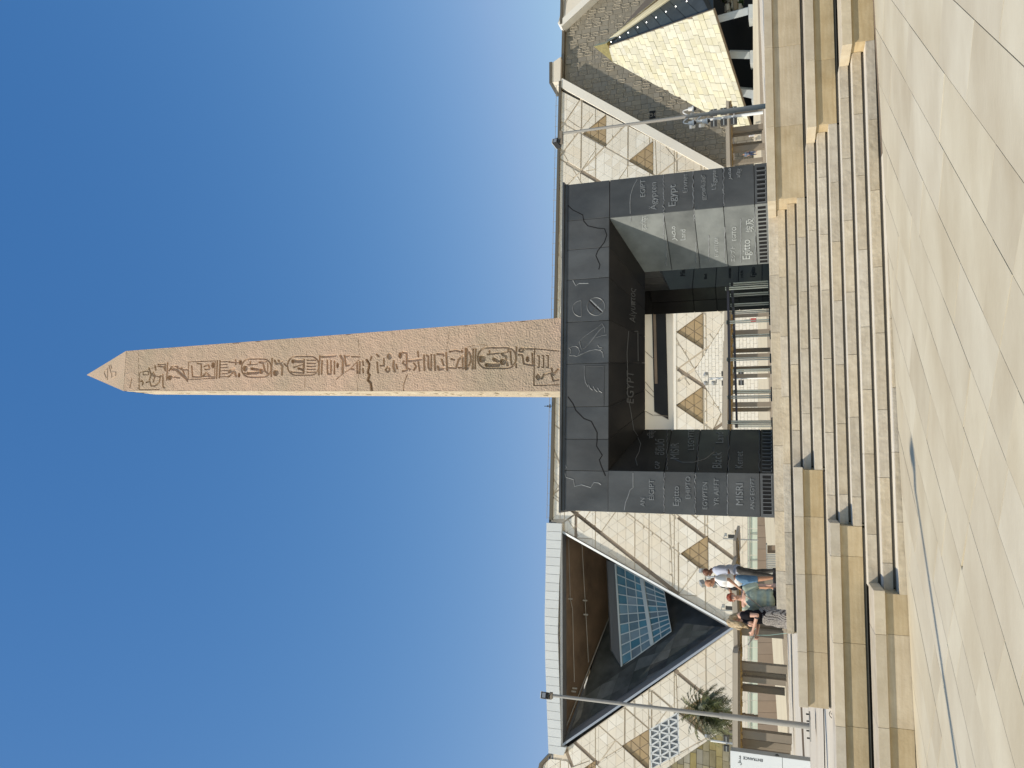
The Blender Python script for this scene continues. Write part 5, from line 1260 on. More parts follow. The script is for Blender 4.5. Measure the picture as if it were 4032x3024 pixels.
for i in range(10): 
    q = [at(755 + i * 9, 3060, 30), at(761 + i * 9, 3060, 30), at(761 + i * 9, 3018, 30), at(755 + i * 9, 3018, 30)]; MB().hexa([p - bo for p in q], [p - bo + Vector((0, .06, 0)) for p in q]).build('slat', M['sign_grey'], bench_)
q = [at(750, 3018, 30), at(880, 3016, 30), at(880, 3020, 30), at(750, 3022, 30)]; MB().hexa([p - bo for p in q], [p - bo + Vector((0, .3, 0)) for p in q]).build('top_rail', M['sign_grey'], bench_)
q = [at(846, 3060, 30.1), at(876, 3060, 30.1), at(876, 3022, 30.1), at(846, 3022, 30.1)]; MB().hexa([p - bo for p in q], [p - bo + Vector((0, .05, 0)) for p in q]).build('screen_panel', M['taupe'], bench_)

# ================================================================== POLES, MASTS, SIGNS
def camera_pole(label, base, top_z, r0, r1, zj=None, head_off=(.30, 0), domes=None, base_plate=True):
    t = thing('camera_pole', label, 'pole', base, 0, 'tall grey camera poles'); H = top_z - base.z
    zj = zj or H * .36
    MB().tube((0, 0, 0), (0, 0, zj), r0, r0 * .97, 18).build('lower_shaft', M['pole'], t, smooth=False)
    MB().tube((0, 0, zj), (0, 0, H), r0 * .72, r1, 18).build('upper_shaft', M['pole'], t)
    MB().tube((0, 0, zj - .03), (0, 0, zj + .04), r0 * 1.04, r0 * 1.04, 18).build('collar', M['pole'], t)
    hd = MB().box(-.06 + min(0, head_off[0]), .06 + max(0, head_off[0]), -.05, .05, H - .02, H + .05); hd.build('head_arm', M['shelter'], t)
    hx = head_off[0]; cm = link('camera_head', MB().box(-.075, .075, -.12, .12, .08, .22).mesh('camera_head'), M['metal_dk'], t); cm.location = (hx, 0, H); cm.rotation_euler = (R(-15), 0, R(25))
    MB().box(hx - .05, hx + .05, -.05, .05, H + .03, H + .10).build('camera_mount', M['metal_dk'], t)
    MB().box(-.055, .055, -.125, -.121, .10, .20).build('camera_window', M['lens'], cm)
    MB().box(-.082, .082, -.14, .13, .221, .232).build('sunshield', M['pole_white'], cm)
    if base_plate:
        MB().box(-.23, .23, -.23, .23, 0, .025).build('base_plate', M['pole'], t)
        for sx in (-1, 1):
            for sy in (-1, 1): MB().tube((sx * .18, sy * .18, .025), (sx * .18, sy * .18, .085), .018, n=6).build('bolt', M['metal_dk'], t)
    return t
b_ = at(164, 3192, 17.5); tz = at(286, 2172, 17.5).z
camera_pole('grey stepped camera pole with bolted base plate standing alone on the pale terrace, far left', b_, tz, .064, .036, zj=at(212, 2840, 17.5).z - b_.z, head_off=(-.02, 0))
b2 = Vector((at(2607, 3018, 20).x, 20, 1.70)); tz2 = at(2497, 2212, 20).z
rp = camera_pole('grey camera pole with three white dome cameras in front of the pyramid', b2, tz2, .062, .034, zj=at(2575, 2800, 20).z - b2.z, head_off=(-.22, 0), base_plate=False)
def dome(par, px, pz, dx):
    n_ = 8; m = MB(); s_ = 1 if dx > 0 else -1
    pts = [(px + s_ * (.02 + .16 * math.sin(R(180 * i / n_) * .5)) , pz + .14 * math.sin(R(180 * i / n_))) for i in range(n_ + 1)]
    for (xa, za), (xb, zb) in zip(pts[:-1], pts[1:]): m.tube((xa, 0, za), (xb, 0, zb), .016, n=6)
    x_ = px + s_ * .18; m.tube((x_, 0, pz + .01), (x_, 0, pz - .09), .045, .055, 12); m.tube((x_, 0, pz - .09), (x_, 0, pz - .13), .08, .08, 14); a = m.build('dome_camera', M['pole_white'], par)
    MB().tube((x_, 0, pz - .13), (x_, 0, pz - .19), .06, .03, 12).build('dome', M['metal_dk'], a)
zA, zB_ = at(2560, 2712, 20).z - b2.z, at(2575, 2765, 20).z - b2.z
dome(rp, 0, zA, 1); dome(rp, 0, zA, -1); dome(rp, 0, zB_, -1)
# the pole whose shadow lies on the paving stands just outside the picture
tipg = onp = None
def ground_pt(U, V):
    r = ray(U, V); best = None
    P = EYE + r * ((0.09 - EYE.z) / r.z)
    return P
A_s, B_s = ground_pt(1228, 3588), ground_pt(0, 3763)
sd = (A_s - B_s); sd.z = 0; sd.normalize()
Hs = 9.2; L_sh = Hs / math.tan(R(SUN_EL)); sdir = Vector((math.cos(R(SUN_AZ)), math.sin(R(SUN_AZ)), 0))
bs = A_s - sdir * L_sh; bs.z = wz(bs.x, bs.y)
camera_pole('grey camera pole just outside the left edge whose long shadow crosses the paving', bs, bs.z + Hs - .3, .075, .045, zj=3.5)

def light_mast(label, U, Vt, Vb, d, sc=1.0, boxes=3, arms=3):
    p0_ = at(U, Vb, d); p1_ = at(U, Vt, d); H = p1_.z - p0_.z
    t = thing('light_mast', label, 'light mast', (p1_.x, d, p0_.z), 0, 'white floodlight masts in front of the museum')
    MB().tube((0, 0, 0), (0, 0, H), .10 * sc, .08 * sc, 10).build('mast', M['pole_white'], t)
    s_ = sc
    for i, (dx, dz) in enumerate([(.35, .15), (-.35, .15), (-.35, -.45), (.35, -.45)][:arms]):
        MB().box(min(0, dx * s_), max(0, dx * s_), -.03, .03, H + (dz - .12) * s_, H + (dz - .06) * s_).build('arm', M['pole'], t)
        m = MB().box(-.11 * s_, .11 * s_, -.2 * s_, .2 * s_, -.12 * s_, .12 * s_); o = m.build('camera_unit', M['sign_grey'], t); o.location = (dx * s_, -.1, H + (dz + .08) * s_); o.rotation_euler = (R(25), 0, R(20 if dx > 0 else -20))
    for i in range(boxes):
        for sx in (-1, 1):
            z = H - (1.15 + i * .62) * s_; o = MB().box(-.2 * s_, .2 * s_, -.12 * s_, .12 * s_, -.20 * s_, .20 * s_).build('floodlight', M['metal_dk'], t); o.location = (sx * .36 * s_, -.1, z)
            MB().box(-.2 * s_, .2 * s_, -.135 * s_, -.125 * s_, -.03 * s_, .03 * s_).build('reflector', M['lens'], o)
            MB().box(-.17 * s_ if sx > 0 else .0, .0 if sx > 0 else .17 * s_, -.02, .02, z - .03, z + .03).build('bracket', M['pole_white'], t)
    return t
light_mast('white floodlight mast seen through the gateway opening', 1533, 2792, 3020, 58, .95)
light_mast('white floodlight mast behind the heads of the two men', 752, 2783, 3060, 50, 1.15)
light_mast('white floodlight mast between the dome camera pole and the cartouche wall', 2546, 2740, 3005, 40, .78)
light_mast('white floodlight mast at the far left before the olive block wall', 108, 2798, 3080, 56, .95, arms=1)
def sign_pole(label, U, Vt, Vb, Vp0, Vp1, wpx, d):
    t = thing('panel_post', label, 'signpost', (at(U, Vt, d).x, d, at(U, Vb, d).z)); H = at(U, Vt, d).z - at(U, Vb, d).z; z = lambda V: at(U, V, d).z - at(U, Vb, d).z; k = d / F
    MB().tube((0, 0, 0), (0, 0, H), .05, .04, 8).build('mast', M['sign_grey'], t)
    MB().box(wpx * k * .25, wpx * k * 1.4, -.05, .05, z(Vp1), z(Vp0)).build('dark_panel', M['metal_dk'], t)
    MB().box(.04, wpx * k * .24, -.05, .05, z(Vp1), z(Vp0)).build('white_panel', M['sign_white'], t)
    MB().tube((-.05, 0, H), (.28, 0, H - .1), .03, n=6).build('arm', M['sign_grey'], t); MB().box(.22, .42, -.1, .1, H - .28, H - .1).build('small_camera', M['lens'], t)
    return t
sign_pole('slim post with dark and white panel between the gateway and the men', 903, 2848, 2985, 2867, 2916, 12, 60)
sign_pole('slim post with dark panel above the red haired visitor', 622, 2838, 2984, 2857, 2888, 12, 58)
for U, V, lab in ((362, 2918, 'small white lantern hanging under the left shelter roof'),):
    t = thing('hanging_lantern', lab, 'lantern', at(U, V, 45.5)); MB().tube((0, 0, -.25), (0, 0, .1), .18, .12, 10).build('lamp_shade', M['pole'], t); MB().tube((0, 0, .1), (0, 0, .35), .02, n=5).build('rod', M['pole'], t)

# entrance totem at the left edge
tf = thing('entrance_sign', 'tall white entrance totem with grey side, standing at the left edge of the picture', 'sign', at(30, 3195, 13.5)); to = tf.location.copy()
A0, A1, A2, A3 = at(-40, 3212, 13.5), at(62, 3190, 13.5), at(69, 2876, 13.5), at(-40, 2868, 13.5)
A1 = Vector((A2.x, A2.y, A1.z)); A0 = Vector((A2.x - .62, A2.y - .1, A1.z)); A3 = Vector((A0.x, A0.y, A2.z)); ky = Vector((.0, .14, 0))
MB().hexa([p - to for p in (A0, A1, A2, A3)], [p - to + ky for p in (A0, A1, A2, A3)]).build('totem_body', M['sign_grey'], tf)
fn_ = (A1 - A0).cross(Vector((0, 0, 1))).normalized(); fe = (A1 - A0).normalized()
zm = at(60, 3080, 13.5).z
MB().hexa([p - to + fn_ * .002 for p in (A0, A1, Vector((A1.x, A1.y, zm - .004)), Vector((A0.x, A0.y, zm - .004)))], [p - to + fn_ * .02 for p in (A0, A1, Vector((A1.x, A1.y, zm - .004)), Vector((A0.x, A0.y, zm - .004)))]).build('lower_white_panel', M['sign_white'], tf)
MB().hexa([p - to + fn_ * .002 for p in (Vector((A0.x, A0.y, zm + .004)), Vector((A1.x, A1.y, zm + .004)), A2, A3)], [p - to + fn_ * .02 for p in (Vector((A0.x, A0.y, zm + .004)), Vector((A1.x, A1.y, zm + .004)), A2, A3)]).build('upper_white_panel', M['sign_white'], tf)
def totem_text(body, org, ex_, ey_, width, name='sign_text'):
    cu = bpy.data.curves.new(name, 'FONT'); cu.body = body; cu.size = 1; cu.extrude = .002; cu.resolution_u = 3; cu.offset = .012
    tmp = bpy.data.objects.new('tmp', cu); COL.objects.link(tmp); bpy.context.view_layer.update(); me = bpy.data.meshes.new_from_object(tmp); bpy.data.objects.remove(tmp)
    xs = [v.co.x for v in me.vertices]; sc = width / (max(xs) - min(xs)); mn = min(xs)
    for v in me.vertices: v.co = org + ex_ * ((v.co.x - mn) * sc) + ey_ * (v.co.y * sc) + fn_ * (.022 + v.co.z * .5)
    me.name = name; return link(name, me, M['ink'], tf)
Zv = Vector((0, 0, 1)); k = 13.5 / F
tx = lambda U, V: at(U, V, 13.5) - to
def onface(U, V): q = hit(U, V, A1, fn_); return q - to
totem_text('ﻞﺧﺪﻣ', onface(13, 2917), fe, Zv, 33 * k)
totem_text('ENTRANCE', onface(36, 3003), Zv, -fe, 70 * k)
m = MB(); c = A1 - to; s1, s2 = ky * .25, ky * .75; z1, z2, z3 = at(70, 3050, 13.5).z - A1.z, at(70, 3060, 13.5).z - A1.z, at(70, 3068, 13.5).z - A1.z
off_ = Vector((.004, -.001, 0)); m.hexa([c + s1 + Zv * z1 + off_, c + s2 + Zv * z2 + off_, c + s1 + Zv * z3 + off_], [c + s1 + Zv * z1 + off_ * 2, c + s2 + Zv * z2 + off_ * 2, c + s1 + Zv * z3 + off_ * 2]).build('arrow_mark', M['ink'], tf)
# the loose end of the light channel cable
cz = thing('cable_loop', 'thin loose cable loop at the free end of the uppermost left seat wall', 'cable', s2w(L1l - .02, q_of(4) + .0, .92)); m = MB()
pp = [(0, 0, 0), (-.03, -.02, .02), (-.07, -.02, .01), (-.10, -.02, -.02), (-.09, -.02, -.035), (-.05, -.02, -.02), (-.02, -.01, .0)]
for a_, b_ in zip(pp[:-1], pp[1:]): m.tube(a_, b_, .005, n=6)
m.build('cable', M['metal_dk'], cz)

# ---------- crowd barriers in the gateway
def gate_pt(U, V, y): 
    t = Vector((math.cos(R(GY)), math.sin(R(GY)), 0)); n = Vector((-math.sin(R(GY)), math.cos(R(GY)), 0)); q = hit(U, V, GO + n * y, n); return q
def barrier(label, posts, y0, y1, railV, ztop_, back=False):
    t = thing('queue_barrier', label, 'barrier', gate_pt((posts[0] + posts[-1]) / 2, 3040, y0), 0, 'steel queue barriers under the gateway'); o = t.location.copy(); P = []
    for i, U in enumerate(posts):
        y = y0 + (y1 - y0) * i / max(1, len(posts) - 1); p = gate_pt(U, 2960, y); p.z = land_z(p.x, p.y); P.append(p)
        for dx in (-.022, .022): MB().tube(p - o + Vector((dx, 0, 0)), p - o + Vector((dx, 0, ztop_)), .017, n=10).build('post', M['steel'], t)
        MB().box(p.x - o.x - .05, p.x - o.x + .05, p.y - o.y - .04, p.y - o.y + .04, p.z - o.z + ztop_ - .09, p.z - o.z + ztop_ - .02).build('clamp', M['metal_dk'], t)
        MB().box(p.x - o.x - .11, p.x - o.x + .11, p.y - o.y - .09, p.y - o.y + .09, p.z - o.z, p.z - o.z + .035).build('foot', M['metal_dk'], t)
    for a_, b_ in zip(P[:-1], P[1:]):
        e = (b_ - a_).normalized() * .04; q = [a_ + e - o, b_ - e - o]; z = Vector((0, 0, ztop_ - .09)); z2 = Vector((0, 0, ztop_ - .035)); w = Vector((0, .03, 0))
        MB().hexa([q[0] + z, q[1] + z, q[1] + z2, q[0] + z2], [q[0] + z + w, q[1] + z + w, q[1] + z2 + w, q[0] + z2 + w]).build('rail', M['rail'], t)
barrier('front steel queue barrier with four spaced posts across the gateway opening', [1893, 1759, 1611, 1461, 1362], 2.3, 2.3, 2875, 1.04)
barrier('rear steel queue barrier curving away to the right behind the front one', [1909, 1866, 1826, 1797, 1702, 1566, 1483, 1347], 3.0, 4.2, 2890, .97)
cone = thing('red_box', 'small red object far off on the ground behind the right gateway post', 'box', at(1765, 2978, 52)); MB().box(-.1, .1, -.1, .1, 0, .35).build('red_body', M['red_cloth'], cone, bevel=.03); MB().tube((0, 0, .35), (0, 0, .75), .04, n=6).build('stem', M['metal_dk'], cone)
# roof antenna left of the obelisk
an = thing('roof_antenna', 'tiny dark antenna on the roof edge just left of the obelisk', 'antenna', at(1425, 2172, 97)); MB().tube((0, 0, 0), (0, 0, 1.0), .05, n=5).build('mast', M['metal_dk'], an); MB().box(-.25, .25, -.05, .05, .15, .3).build('crossbar', M['metal_dk'], an); MB().box(-.12, .12, -.05, .05, .45, .6).build('head', M['metal_dk'], an)

# ---------- date palm
pb = at(195, 2985, 60); pz0 = at(195, 2790, 60); palm = thing('date_palm', 'bushy date palm with drooping grey green fronds in front of the stone front at left', 'palm tree', (pb.x + .0, 60, pb.z))
hT = pz0.z - pb.z; rng = random.Random(4); m = MB()
for i in range(12): m.tube((rng.uniform(-.02, .02), 0, hT * i / 12), (rng.uniform(-.02, .02), 0, hT * (i + 1) / 12), .30 if i < 9 else .36, .26 if i < 9 else .42, 9)
m.build('trunk', M['bark'], palm)
for k_ in range(92):
    az_ = rng.uniform(0, 2 * math.pi); el_ = R(rng.choice([rng.uniform(35, 85), rng.uniform(-15, 45), rng.uniform(-35, 25)])); L_ = rng.uniform(1.7, 2.7); m = MB(); p = Vector((0, 0, hT)); d_ = Vector((math.cos(az_) * math.cos(el_), math.sin(az_) * math.cos(el_), math.sin(el_))); n_ = 9
    sd_ = d_.cross(Vector((0, 0, 1))).normalized()
    for i in range(n_):
        q = p + d_ * (L_ / n_); m.tube(p, q, .035 * (1 - i / n_) + .008, n=4)
        if i > 0:
            for s_ in (-1, 1):
                for h_ in (0, .5):
                    b_ = p.lerp(q, h_); tip_ = b_ + sd_ * s_ * (.42 * math.sin(math.pi * (i + 1) / (n_ + 2)) + .1) + d_ * .28 + Vector((0, 0, rng.uniform(-.22, .05)))
                    w_ = d_ * .055; m.poly([b_ - w_, b_ + w_, tip_])
        p = q; d_ = (d_ + Vector((0, 0, -.13 - .05 * i * .4))).normalized()
    m.build('frond', M['frond'], palm, fix=False)

# ================================================================== PEOPLE
DG = bpy.context.evaluated_depsgraph_get
def fuse(name, prims, voxel, m_, parent, wr=0.0, wscale=9.0, smooth=4):
    """tapered limbs and rounded masses melted into one continuous surface"""
    bm = bmesh.new()
    for pr in prims:
        if pr[0] == 'c':
            _, a, b, ra, rb = pr; a, b = Vector(a), Vector(b); d = b - a; L_ = max(d.length, 1e-4); q = d.to_track_quat('Z', 'Y').to_matrix().to_4x4()
            n_ = 12
            rings = [(-ra * .72, ra * .68), (-ra * .25, ra * .96)] + [(L_ * t, ra + (rb - ra) * t) for t in (0, .5, 1)] + [(L_ + rb * .25, rb * .96), (L_ + rb * .72, rb * .68)]
            vs = [[bm.verts.new((Matrix.Translation(a) @ q) @ Vector((r_ * math.cos(2 * math.pi * k / n_), r_ * math.sin(2 * math.pi * k / n_), z))) for k in range(n_)] for z, r_ in rings]
            for A_1, B_1 in zip(vs[:-1], vs[1:]):
                for k in range(n_): bm.faces.new((A_1[k], A_1[(k + 1) % n_], B_1[(k + 1) % n_], B_1[k]))
            bm.faces.new(vs[0][::-1]); bm.faces.new(vs[-1])
        else:
            _, c, r_, rot = pr; mt = Matrix.Translation(c) @ (Matrix.Rotation(R(rot[2]), 4, 'Z') @ Matrix.Rotation(R(rot[1]), 4, 'Y') @ Matrix.Rotation(R(rot[0]), 4, 'X')) @ Matrix.Diagonal((*r_, 1))
            bmesh.ops.create_uvsphere(bm, u_segments=18, v_segments=12, radius=1, matrix=mt)
    me = bpy.data.meshes.new(name); bm.to_mesh(me); bm.free()
    o = bpy.data.objects.new('tmp', me); COL.objects.link(o)
    md = o.modifiers.new('r', 'REMESH'); md.mode = 'VOXEL'; md.voxel_size = voxel
    ms = o.modifiers.new('s', 'SMOOTH'); ms.factor = .5; ms.iterations = smooth
    bpy.context.view_layer.update()
    me2 = bpy.data.meshes.new_from_object(o.evaluated_get(DG())); bpy.data.objects.remove(o)
    if wr:
        n0 = [v.normal.copy() for v in me2.vertices]
        for v, n_ in zip(me2.vertices, n0):
            p = v.co; w = mnoise.noise(Vector((p.x * wscale, p.y * wscale, p.z * wscale * .55))) + .5 * mnoise.noise(Vector((p.x * wscale * 2.3 + p.z * 6, p.y * wscale * 2.3, p.z * wscale * 1.2)))
            v.co = p + n_ * (w * wr)
    for p in me2.polygons: p.use_smooth = True
    me2.name = name; me2.materials.clear(); return link(name, me2, m_, parent)
def C(a, b, ra, rb): return ('c', a, b, ra, rb)
def El(c, r, rot=(0, 0, 0)): return ('e', Vector(c), r, rot)
def hand(w, e, side, grip=False, fwd=Vector((0, -1, 0))):
    """palm, four unequal bent fingers and a thumb leaving the side of the palm"""
    w, e = Vector(w), Vector(e); d = (w - e).normalized(); s_ = d.cross(fwd)
    s_ = s_.normalized() if s_.length > .05 else d.orthogonal().normalized(); f_ = s_.cross(d).normalized()
    pc = w + d * .045; out = [C(w, w + d * .03, .026, .028), C(pc - s_ * .018, pc - s_ * .02 + d * .035, .020, .017), C(pc + s_ * .018, pc + s_ * .02 + d * .035, .020, .017)]
    for i, (o_, l_) in enumerate(((-.031, .062), (-.011, .074), (.011, .078), (.031, .068))):
        b_ = pc + s_ * o_ + d * .04; bend = .9 if grip else .35; m1 = b_ + (d + f_ * bend * -.3).normalized() * l_ * .5; m2 = m1 + (d * (1 - bend * .6) - f_ * bend).normalized() * l_ * .5
        out += [C(b_, m1, .0095, .009), C(m1, m2, .009, .0075)]
    t0 = pc + s_ * .03; t1 = t0 + (s_ * .6 + d * .6 - f_ * .4).normalized() * .035; t2 = t1 + (d - f_ * .5).normalized() * .028
    return out + [C(w + s_ * .012 + d * .015, t0, .016, .013), C(t0, t1, .012, .011), C(t1, t2, .011, .009)]
def head(hc, yawd, pitchd, sc=1.0):
    """skull, jaw, nose, brow, ears; looks along local -Y turned by yaw and bowed by pitch"""
    mt = Matrix.Translation(hc) @ Matrix.Rotation(R(yawd), 4, 'Z') @ Matrix.Rotation(R(pitchd), 4, 'X')
    P = lambda x, y, z: mt @ Vector((x * sc, y * sc, z * sc)); rot = (pitchd, 0, yawd)
    pr = [El(P(0, .012, .028), (.076 * sc, .095 * sc, .088 * sc), rot), El(P(0, -.030, -.045), (.056 * sc, .058 * sc, .066 * sc), rot), El(P(0, -.058, -.088), (.026 * sc, .022 * sc, .022 * sc), rot),
          C(P(0, -.082, .004), P(0, -.108, -.028), .010 * sc, .014 * sc), C(P(-.035, -.074, .020), P(.035, -.074, .020), .014 * sc, .014 * sc), El(P(-.079, .005, -.012), (.010 * sc, .020 * sc, .030 * sc), rot), El(P(.079, .005, -.012), (.010 * sc, .020 * sc, .030 * sc), rot),
          C(P(-.018, -.085, -.058), P(.018, -.085, -.058), .010 * sc, .010 * sc)]
    return pr, P, mt
def face_bits(P, par, skin):
    for s_ in (-1, 1):
        e = MB().tube(P(.030 * s_, -.079, .004), P(.031 * s_, -.0875, .003), .013, .009, 10).build('eye', M['eyew'], par); MB().tube(P(.030 * s_, -.086, .003), P(.030 * s_, -.0895, .002), .006, .005, 8).build('iris', M['eyed'], e)
        MB().tube(P(.014 * s_, -.092, .024), P(.048 * s_, -.080, .026), .0045, .003, 6).build('eyebrow', M['hair_dark'], par)
    MB().tube(P(-.024, -.092, -.059), P(.024, -.092, -.059), .005, .005, 8).build('mouth', M['lip'], par)
def person(label, loc, heading, H, skin, J, groups, female=False, vox=.010):
    t = thing('person', label, 'person', loc, heading); t.scale = (H / 1.75,) * 3; return t
V3 = Vector
def limb_arm(sh, el, wr, r=1.0): return [C(sh, el, .050 * r, .039 * r), C(el, wr, .040 * r, .026 * r)]
def legs(hipz, feet, r=1.0, knees=None):
    out = []
    for i, (s_, f) in enumerate(zip((-1, 1), feet)):
        hip = V3((.092 * s_, 0, hipz)); an = V3((f[0], f[1], .085)); kn = V3(knees[i]) if knees else hip.lerp(an, .52) + V3((0, -.03, .0)); 
        out += [C(hip, kn, .088 * r, .058 * r), C(kn, kn.lerp(an, .35), .056 * r, .058 * r), C(kn.lerp(an, .35), an, .058 * r, .036 * r)]
    return out
def feet_(feet, up=0.0): return [C((f[0], f[1] + .02, .045), (f[0], f[1] - .15, .032), .042, .034) for f in feet]
def torso(w=1.0, d=1.0, lean=0.0):
    L_ = lambda z: -lean * max(0, z - .95)
    return [El((0, L_(1.30), 1.30), (.165 * w, .112 * d, .19)), El((0, L_(1.10), 1.10), (.148 * w, .108 * d, .15)), El((0, 0, .95), (.165 * w, .120 * d, .12)), C((-.155 * w, L_(1.43), 1.43), (.155 * w, L_(1.43), 1.43), .058, .058), C((0, L_(1.45) + .01, 1.44), (0, L_(1.56), 1.55), .060, .054)]
def sphere_hair(prs, name, m_, t, wr=.006, vox=.009): return fuse(name, prs, vox, m_, t, wr, 30, 2)

# man 1: shaven head, pale blue shirt, washed dark jeans, turned to the left with bowed head
p1 = at(772, 3000, 20.4); z1 = land_z(p1.x, 20.4)
m1 = thing('person', 'man with shaven head in pale blue shirt and washed black jeans, right of the group', 'person', (p1.x, 20.4, z1), -68); m1.scale = (1.03,) * 3
hp, P, mt = head(V3((0, -.085, 1.645)), 0, 26)
ft = [(-.10, .06), (.10, -.10)]
sh, el, wr_ = [V3((-.20, -.03, 1.42)), V3((.20, -.03, 1.42))], [V3((-.27, -.06, 1.13)), V3((.27, -.05, 1.13))], [V3((-.12, -.27, 1.08)), V3((.10, -.26, 1.05))]
fuse('body', hp + torso(1.06, 1.1, .05) + legs(.93, ft) + feet_(ft) + sum((limb_arm(a, b, c) for a, b, c in zip(sh, el, wr_)), []) + hand(wr_[0], el[0], -1, True) + hand(wr_[1], el[1], 1, True), .011, M['skin_dark'], m1)
face_bits(P, m1, None)
fuse('shirt', [El((0, -.03, 1.29), (.195, .150, .20)), El((0, -.01, 1.10), (.178, .148, .17)), El((0, 0, .93), (.190, .152, .13)), C((-.165, -.025, 1.425), (.165, -.025, 1.425), .070, .070)] + [C(a, b.lerp(a, .12), .078, .068) for a, b in zip(sh, el)] + [C(V3((0, .0, 1.46)), V3((0, -.03, 1.49)), .075, .068)], .013, M['shirt_blue'], m1, .009, 9)
fuse('jeans', [El((0, 0, .93), (.172, .130, .10))] + [C(*x[1:]) for x in legs(.90, ft, 1.22)], .013, M['jeans_dark'], m1, .006, 12)
fuse('shoe', [C((f[0], f[1] + .03, .045), (f[0], f[1] - .16, .035), .050, .042) for f in ft[:1]], .01, M['strap'], m1); fuse('shoe', [C((f[0], f[1] + .03, .045), (f[0], f[1] - .16, .035), .050, .042) for f in ft[1:]], .01, M['strap'], m1)
# man 2: bald, white T-shirt, denim shorts, sling strap, phone
p2 = at(735, 3000, 19.7); z2 = land_z(p2.x, 19.7)
m2 = thing('person', 'bald man in white T-shirt and blue denim shorts with a sling bag, second from right', 'person', (p2.x, 19.7, z2), -62); m2.scale = (.985,) * 3
hp, P, mt = head(V3((0, -.13, 1.61)), -4, 30)
ft = [(-.10, -.12), (.11, .08)]
sh, el, wr_ = [V3((-.20, -.05, 1.40)), V3((.20, -.05, 1.40))], [V3((-.25, -.16, 1.13)), V3((.27, -.07, 1.12))], [V3((-.08, -.36, 1.08)), V3((.24, -.24, .90))]
fuse('body', hp + torso(1.06, 1.15, .08) + legs(.93, ft) + feet_(ft) + sum((limb_arm(a, b, c, 1.05) for a, b, c in zip(sh, el, wr_)), []) + hand(wr_[0], el[0], -1, True) + hand(wr_[1], el[1], 1), .011, M['skin_tan'], m2)
face_bits(P, m2, None)
fuse('shirt', [El((0, -.045, 1.28), (.20, .165, .20)), El((0, -.03, 1.10), (.185, .172, .17)), El((0, -.01, .92), (.188, .162, .12)), C((-.165, -.045, 1.405), (.165, -.045, 1.405), .070, .070)] + [C(a, a.lerp(b, .72), .080, .072) for a, b in zip(sh, el)], .013, M['shirt_white'], m2, .009, 9)
fuse('shorts', [El((0, 0, .92), (.175, .135, .10))] + [C((s_ * .095, 0, .90), (s_ * .10 + (f[0] - s_ * .1) * .3, f[1] * .45 - .02, .50), .108, .092) for s_, f in zip((-1, 1), ft)], .013, M['denim'], m2, .006, 12)
st = MB(); pp = [V3((.13, .05, 1.475)), V3((.10, -.12, 1.45)), V3((.03, -.215, 1.32)), V3((-.06, -.225, 1.16)), V3((-.14, -.19, 1.03))]
for a_, b_ in zip(pp[:-1], pp[1:]): st.tube(a_, b_, .014, n=6)
st.build('bag_strap', M['strap'], m2); fuse('sling_bag', [El((-.16, -.19, 1.02), (.07, .045, .09))], .01, M['strap'], m2, .003)
gl = MB(); gl.tube(P(-.05, -.088, .004), P(.05, -.088, .004), .003, n=5); gl.tube(P(.05, -.085, .004), P(.078, .005, .0), .003, n=5); gl.build('glasses', M['strap'], m2)
ph = link('phone', MB().box(-.037, .037, -.005, .005, -.075, .075).mesh('phone'), M['phone'], m2); ph.location = (-.08, -.45, 1.10); ph.rotation_euler = (R(50), 0, 0)
for f in ft: fuse('shoe', [C((f[0], f[1] + .03, .045), (f[0], f[1] - .16, .035), .050, .042)], .01, M['strap'], m2)
# woman 3: short red hair, sage blouse, black trousers, bag at her hip
w3p = at(664, 3000, 15.3); z3 = esp_z(15.3)
w3 = thing('person', 'woman with short red hair in sage green blouse and black trousers, holding a taupe bag', 'person', (w3p.x, 15.3, z3), 8); w3.scale = (.925,) * 3
hp, P, mt = head(V3((0, -.04, 1.655)), 14, 10, .96)
ft = [(-.10, .02), (.10, -.06)]
sh, el, wr_ = [V3((-.185, .0, 1.41)), V3((.185, .0, 1.41))], [V3((-.27, .02, 1.13)), V3((.27, .04, 1.14))], [V3((-.235, -.15, .96)), V3((.30, -.06, .90))]
fuse('body', hp + torso(.98, 1.05, .02) + [El((-.07, -.10, 1.27), (.06, .05, .06)), El((.07, -.10, 1.27), (.06, .05, .06))] + legs(.93, ft) + feet_(ft) + sum((limb_arm(a, b, c, .92) for a, b, c in zip(sh, el, wr_)), []) + hand(wr_[0], el[0], -1, True) + hand(wr_[1], el[1], 1), .010, M['skin_fair'], w3)
face_bits(P, w3, None)
fuse('blouse', [El((0, -.02, 1.25), (.20, .165, .17)), El((0, -.02, 1.08), (.205, .175, .18)), El((0, -.01, .93), (.225, .180, .12)), C((-.15, .0, 1.385), (.15, .0, 1.385), .066, .066)] + [C(a, a.lerp(b, .75), .078, .085) for a, b in zip(sh, el)], .012, M['sage'], w3, .016, 8)
fuse('trousers', [El((0, 0, .92), (.18, .135, .11))] + [C(*x[1:]) for x in legs(.90, ft, 1.28)], .013, M['black_cloth'], w3, .005, 12)
HQ = lambda x, y, z: P(x, y, z)
sphere_hair([El(P(0, .022, .048), (.086, .098, .084), (10, 0, 14)), El(P(0, .055, .0), (.074, .066, .075), (10, 0, 14)), C(P(-.074, -.012, .05), P(-.078, .02, -.02), .018, .014), C(P(.074, -.012, .05), P(.078, .02, -.02), .018, .014), C(P(-.055, -.078, .066), P(.05, -.076, .074), .024, .020)], 'hair', M['hair_red'], w3, .007)
bgp = fuse('shoulder_bag', [C((-.30, -.20, .93), (-.30, -.20, .84), .055, .06), C((-.22, -.22, .93), (-.22, -.22, .84), .055, .06)], .011, M['bag'], w3, .004, 8)
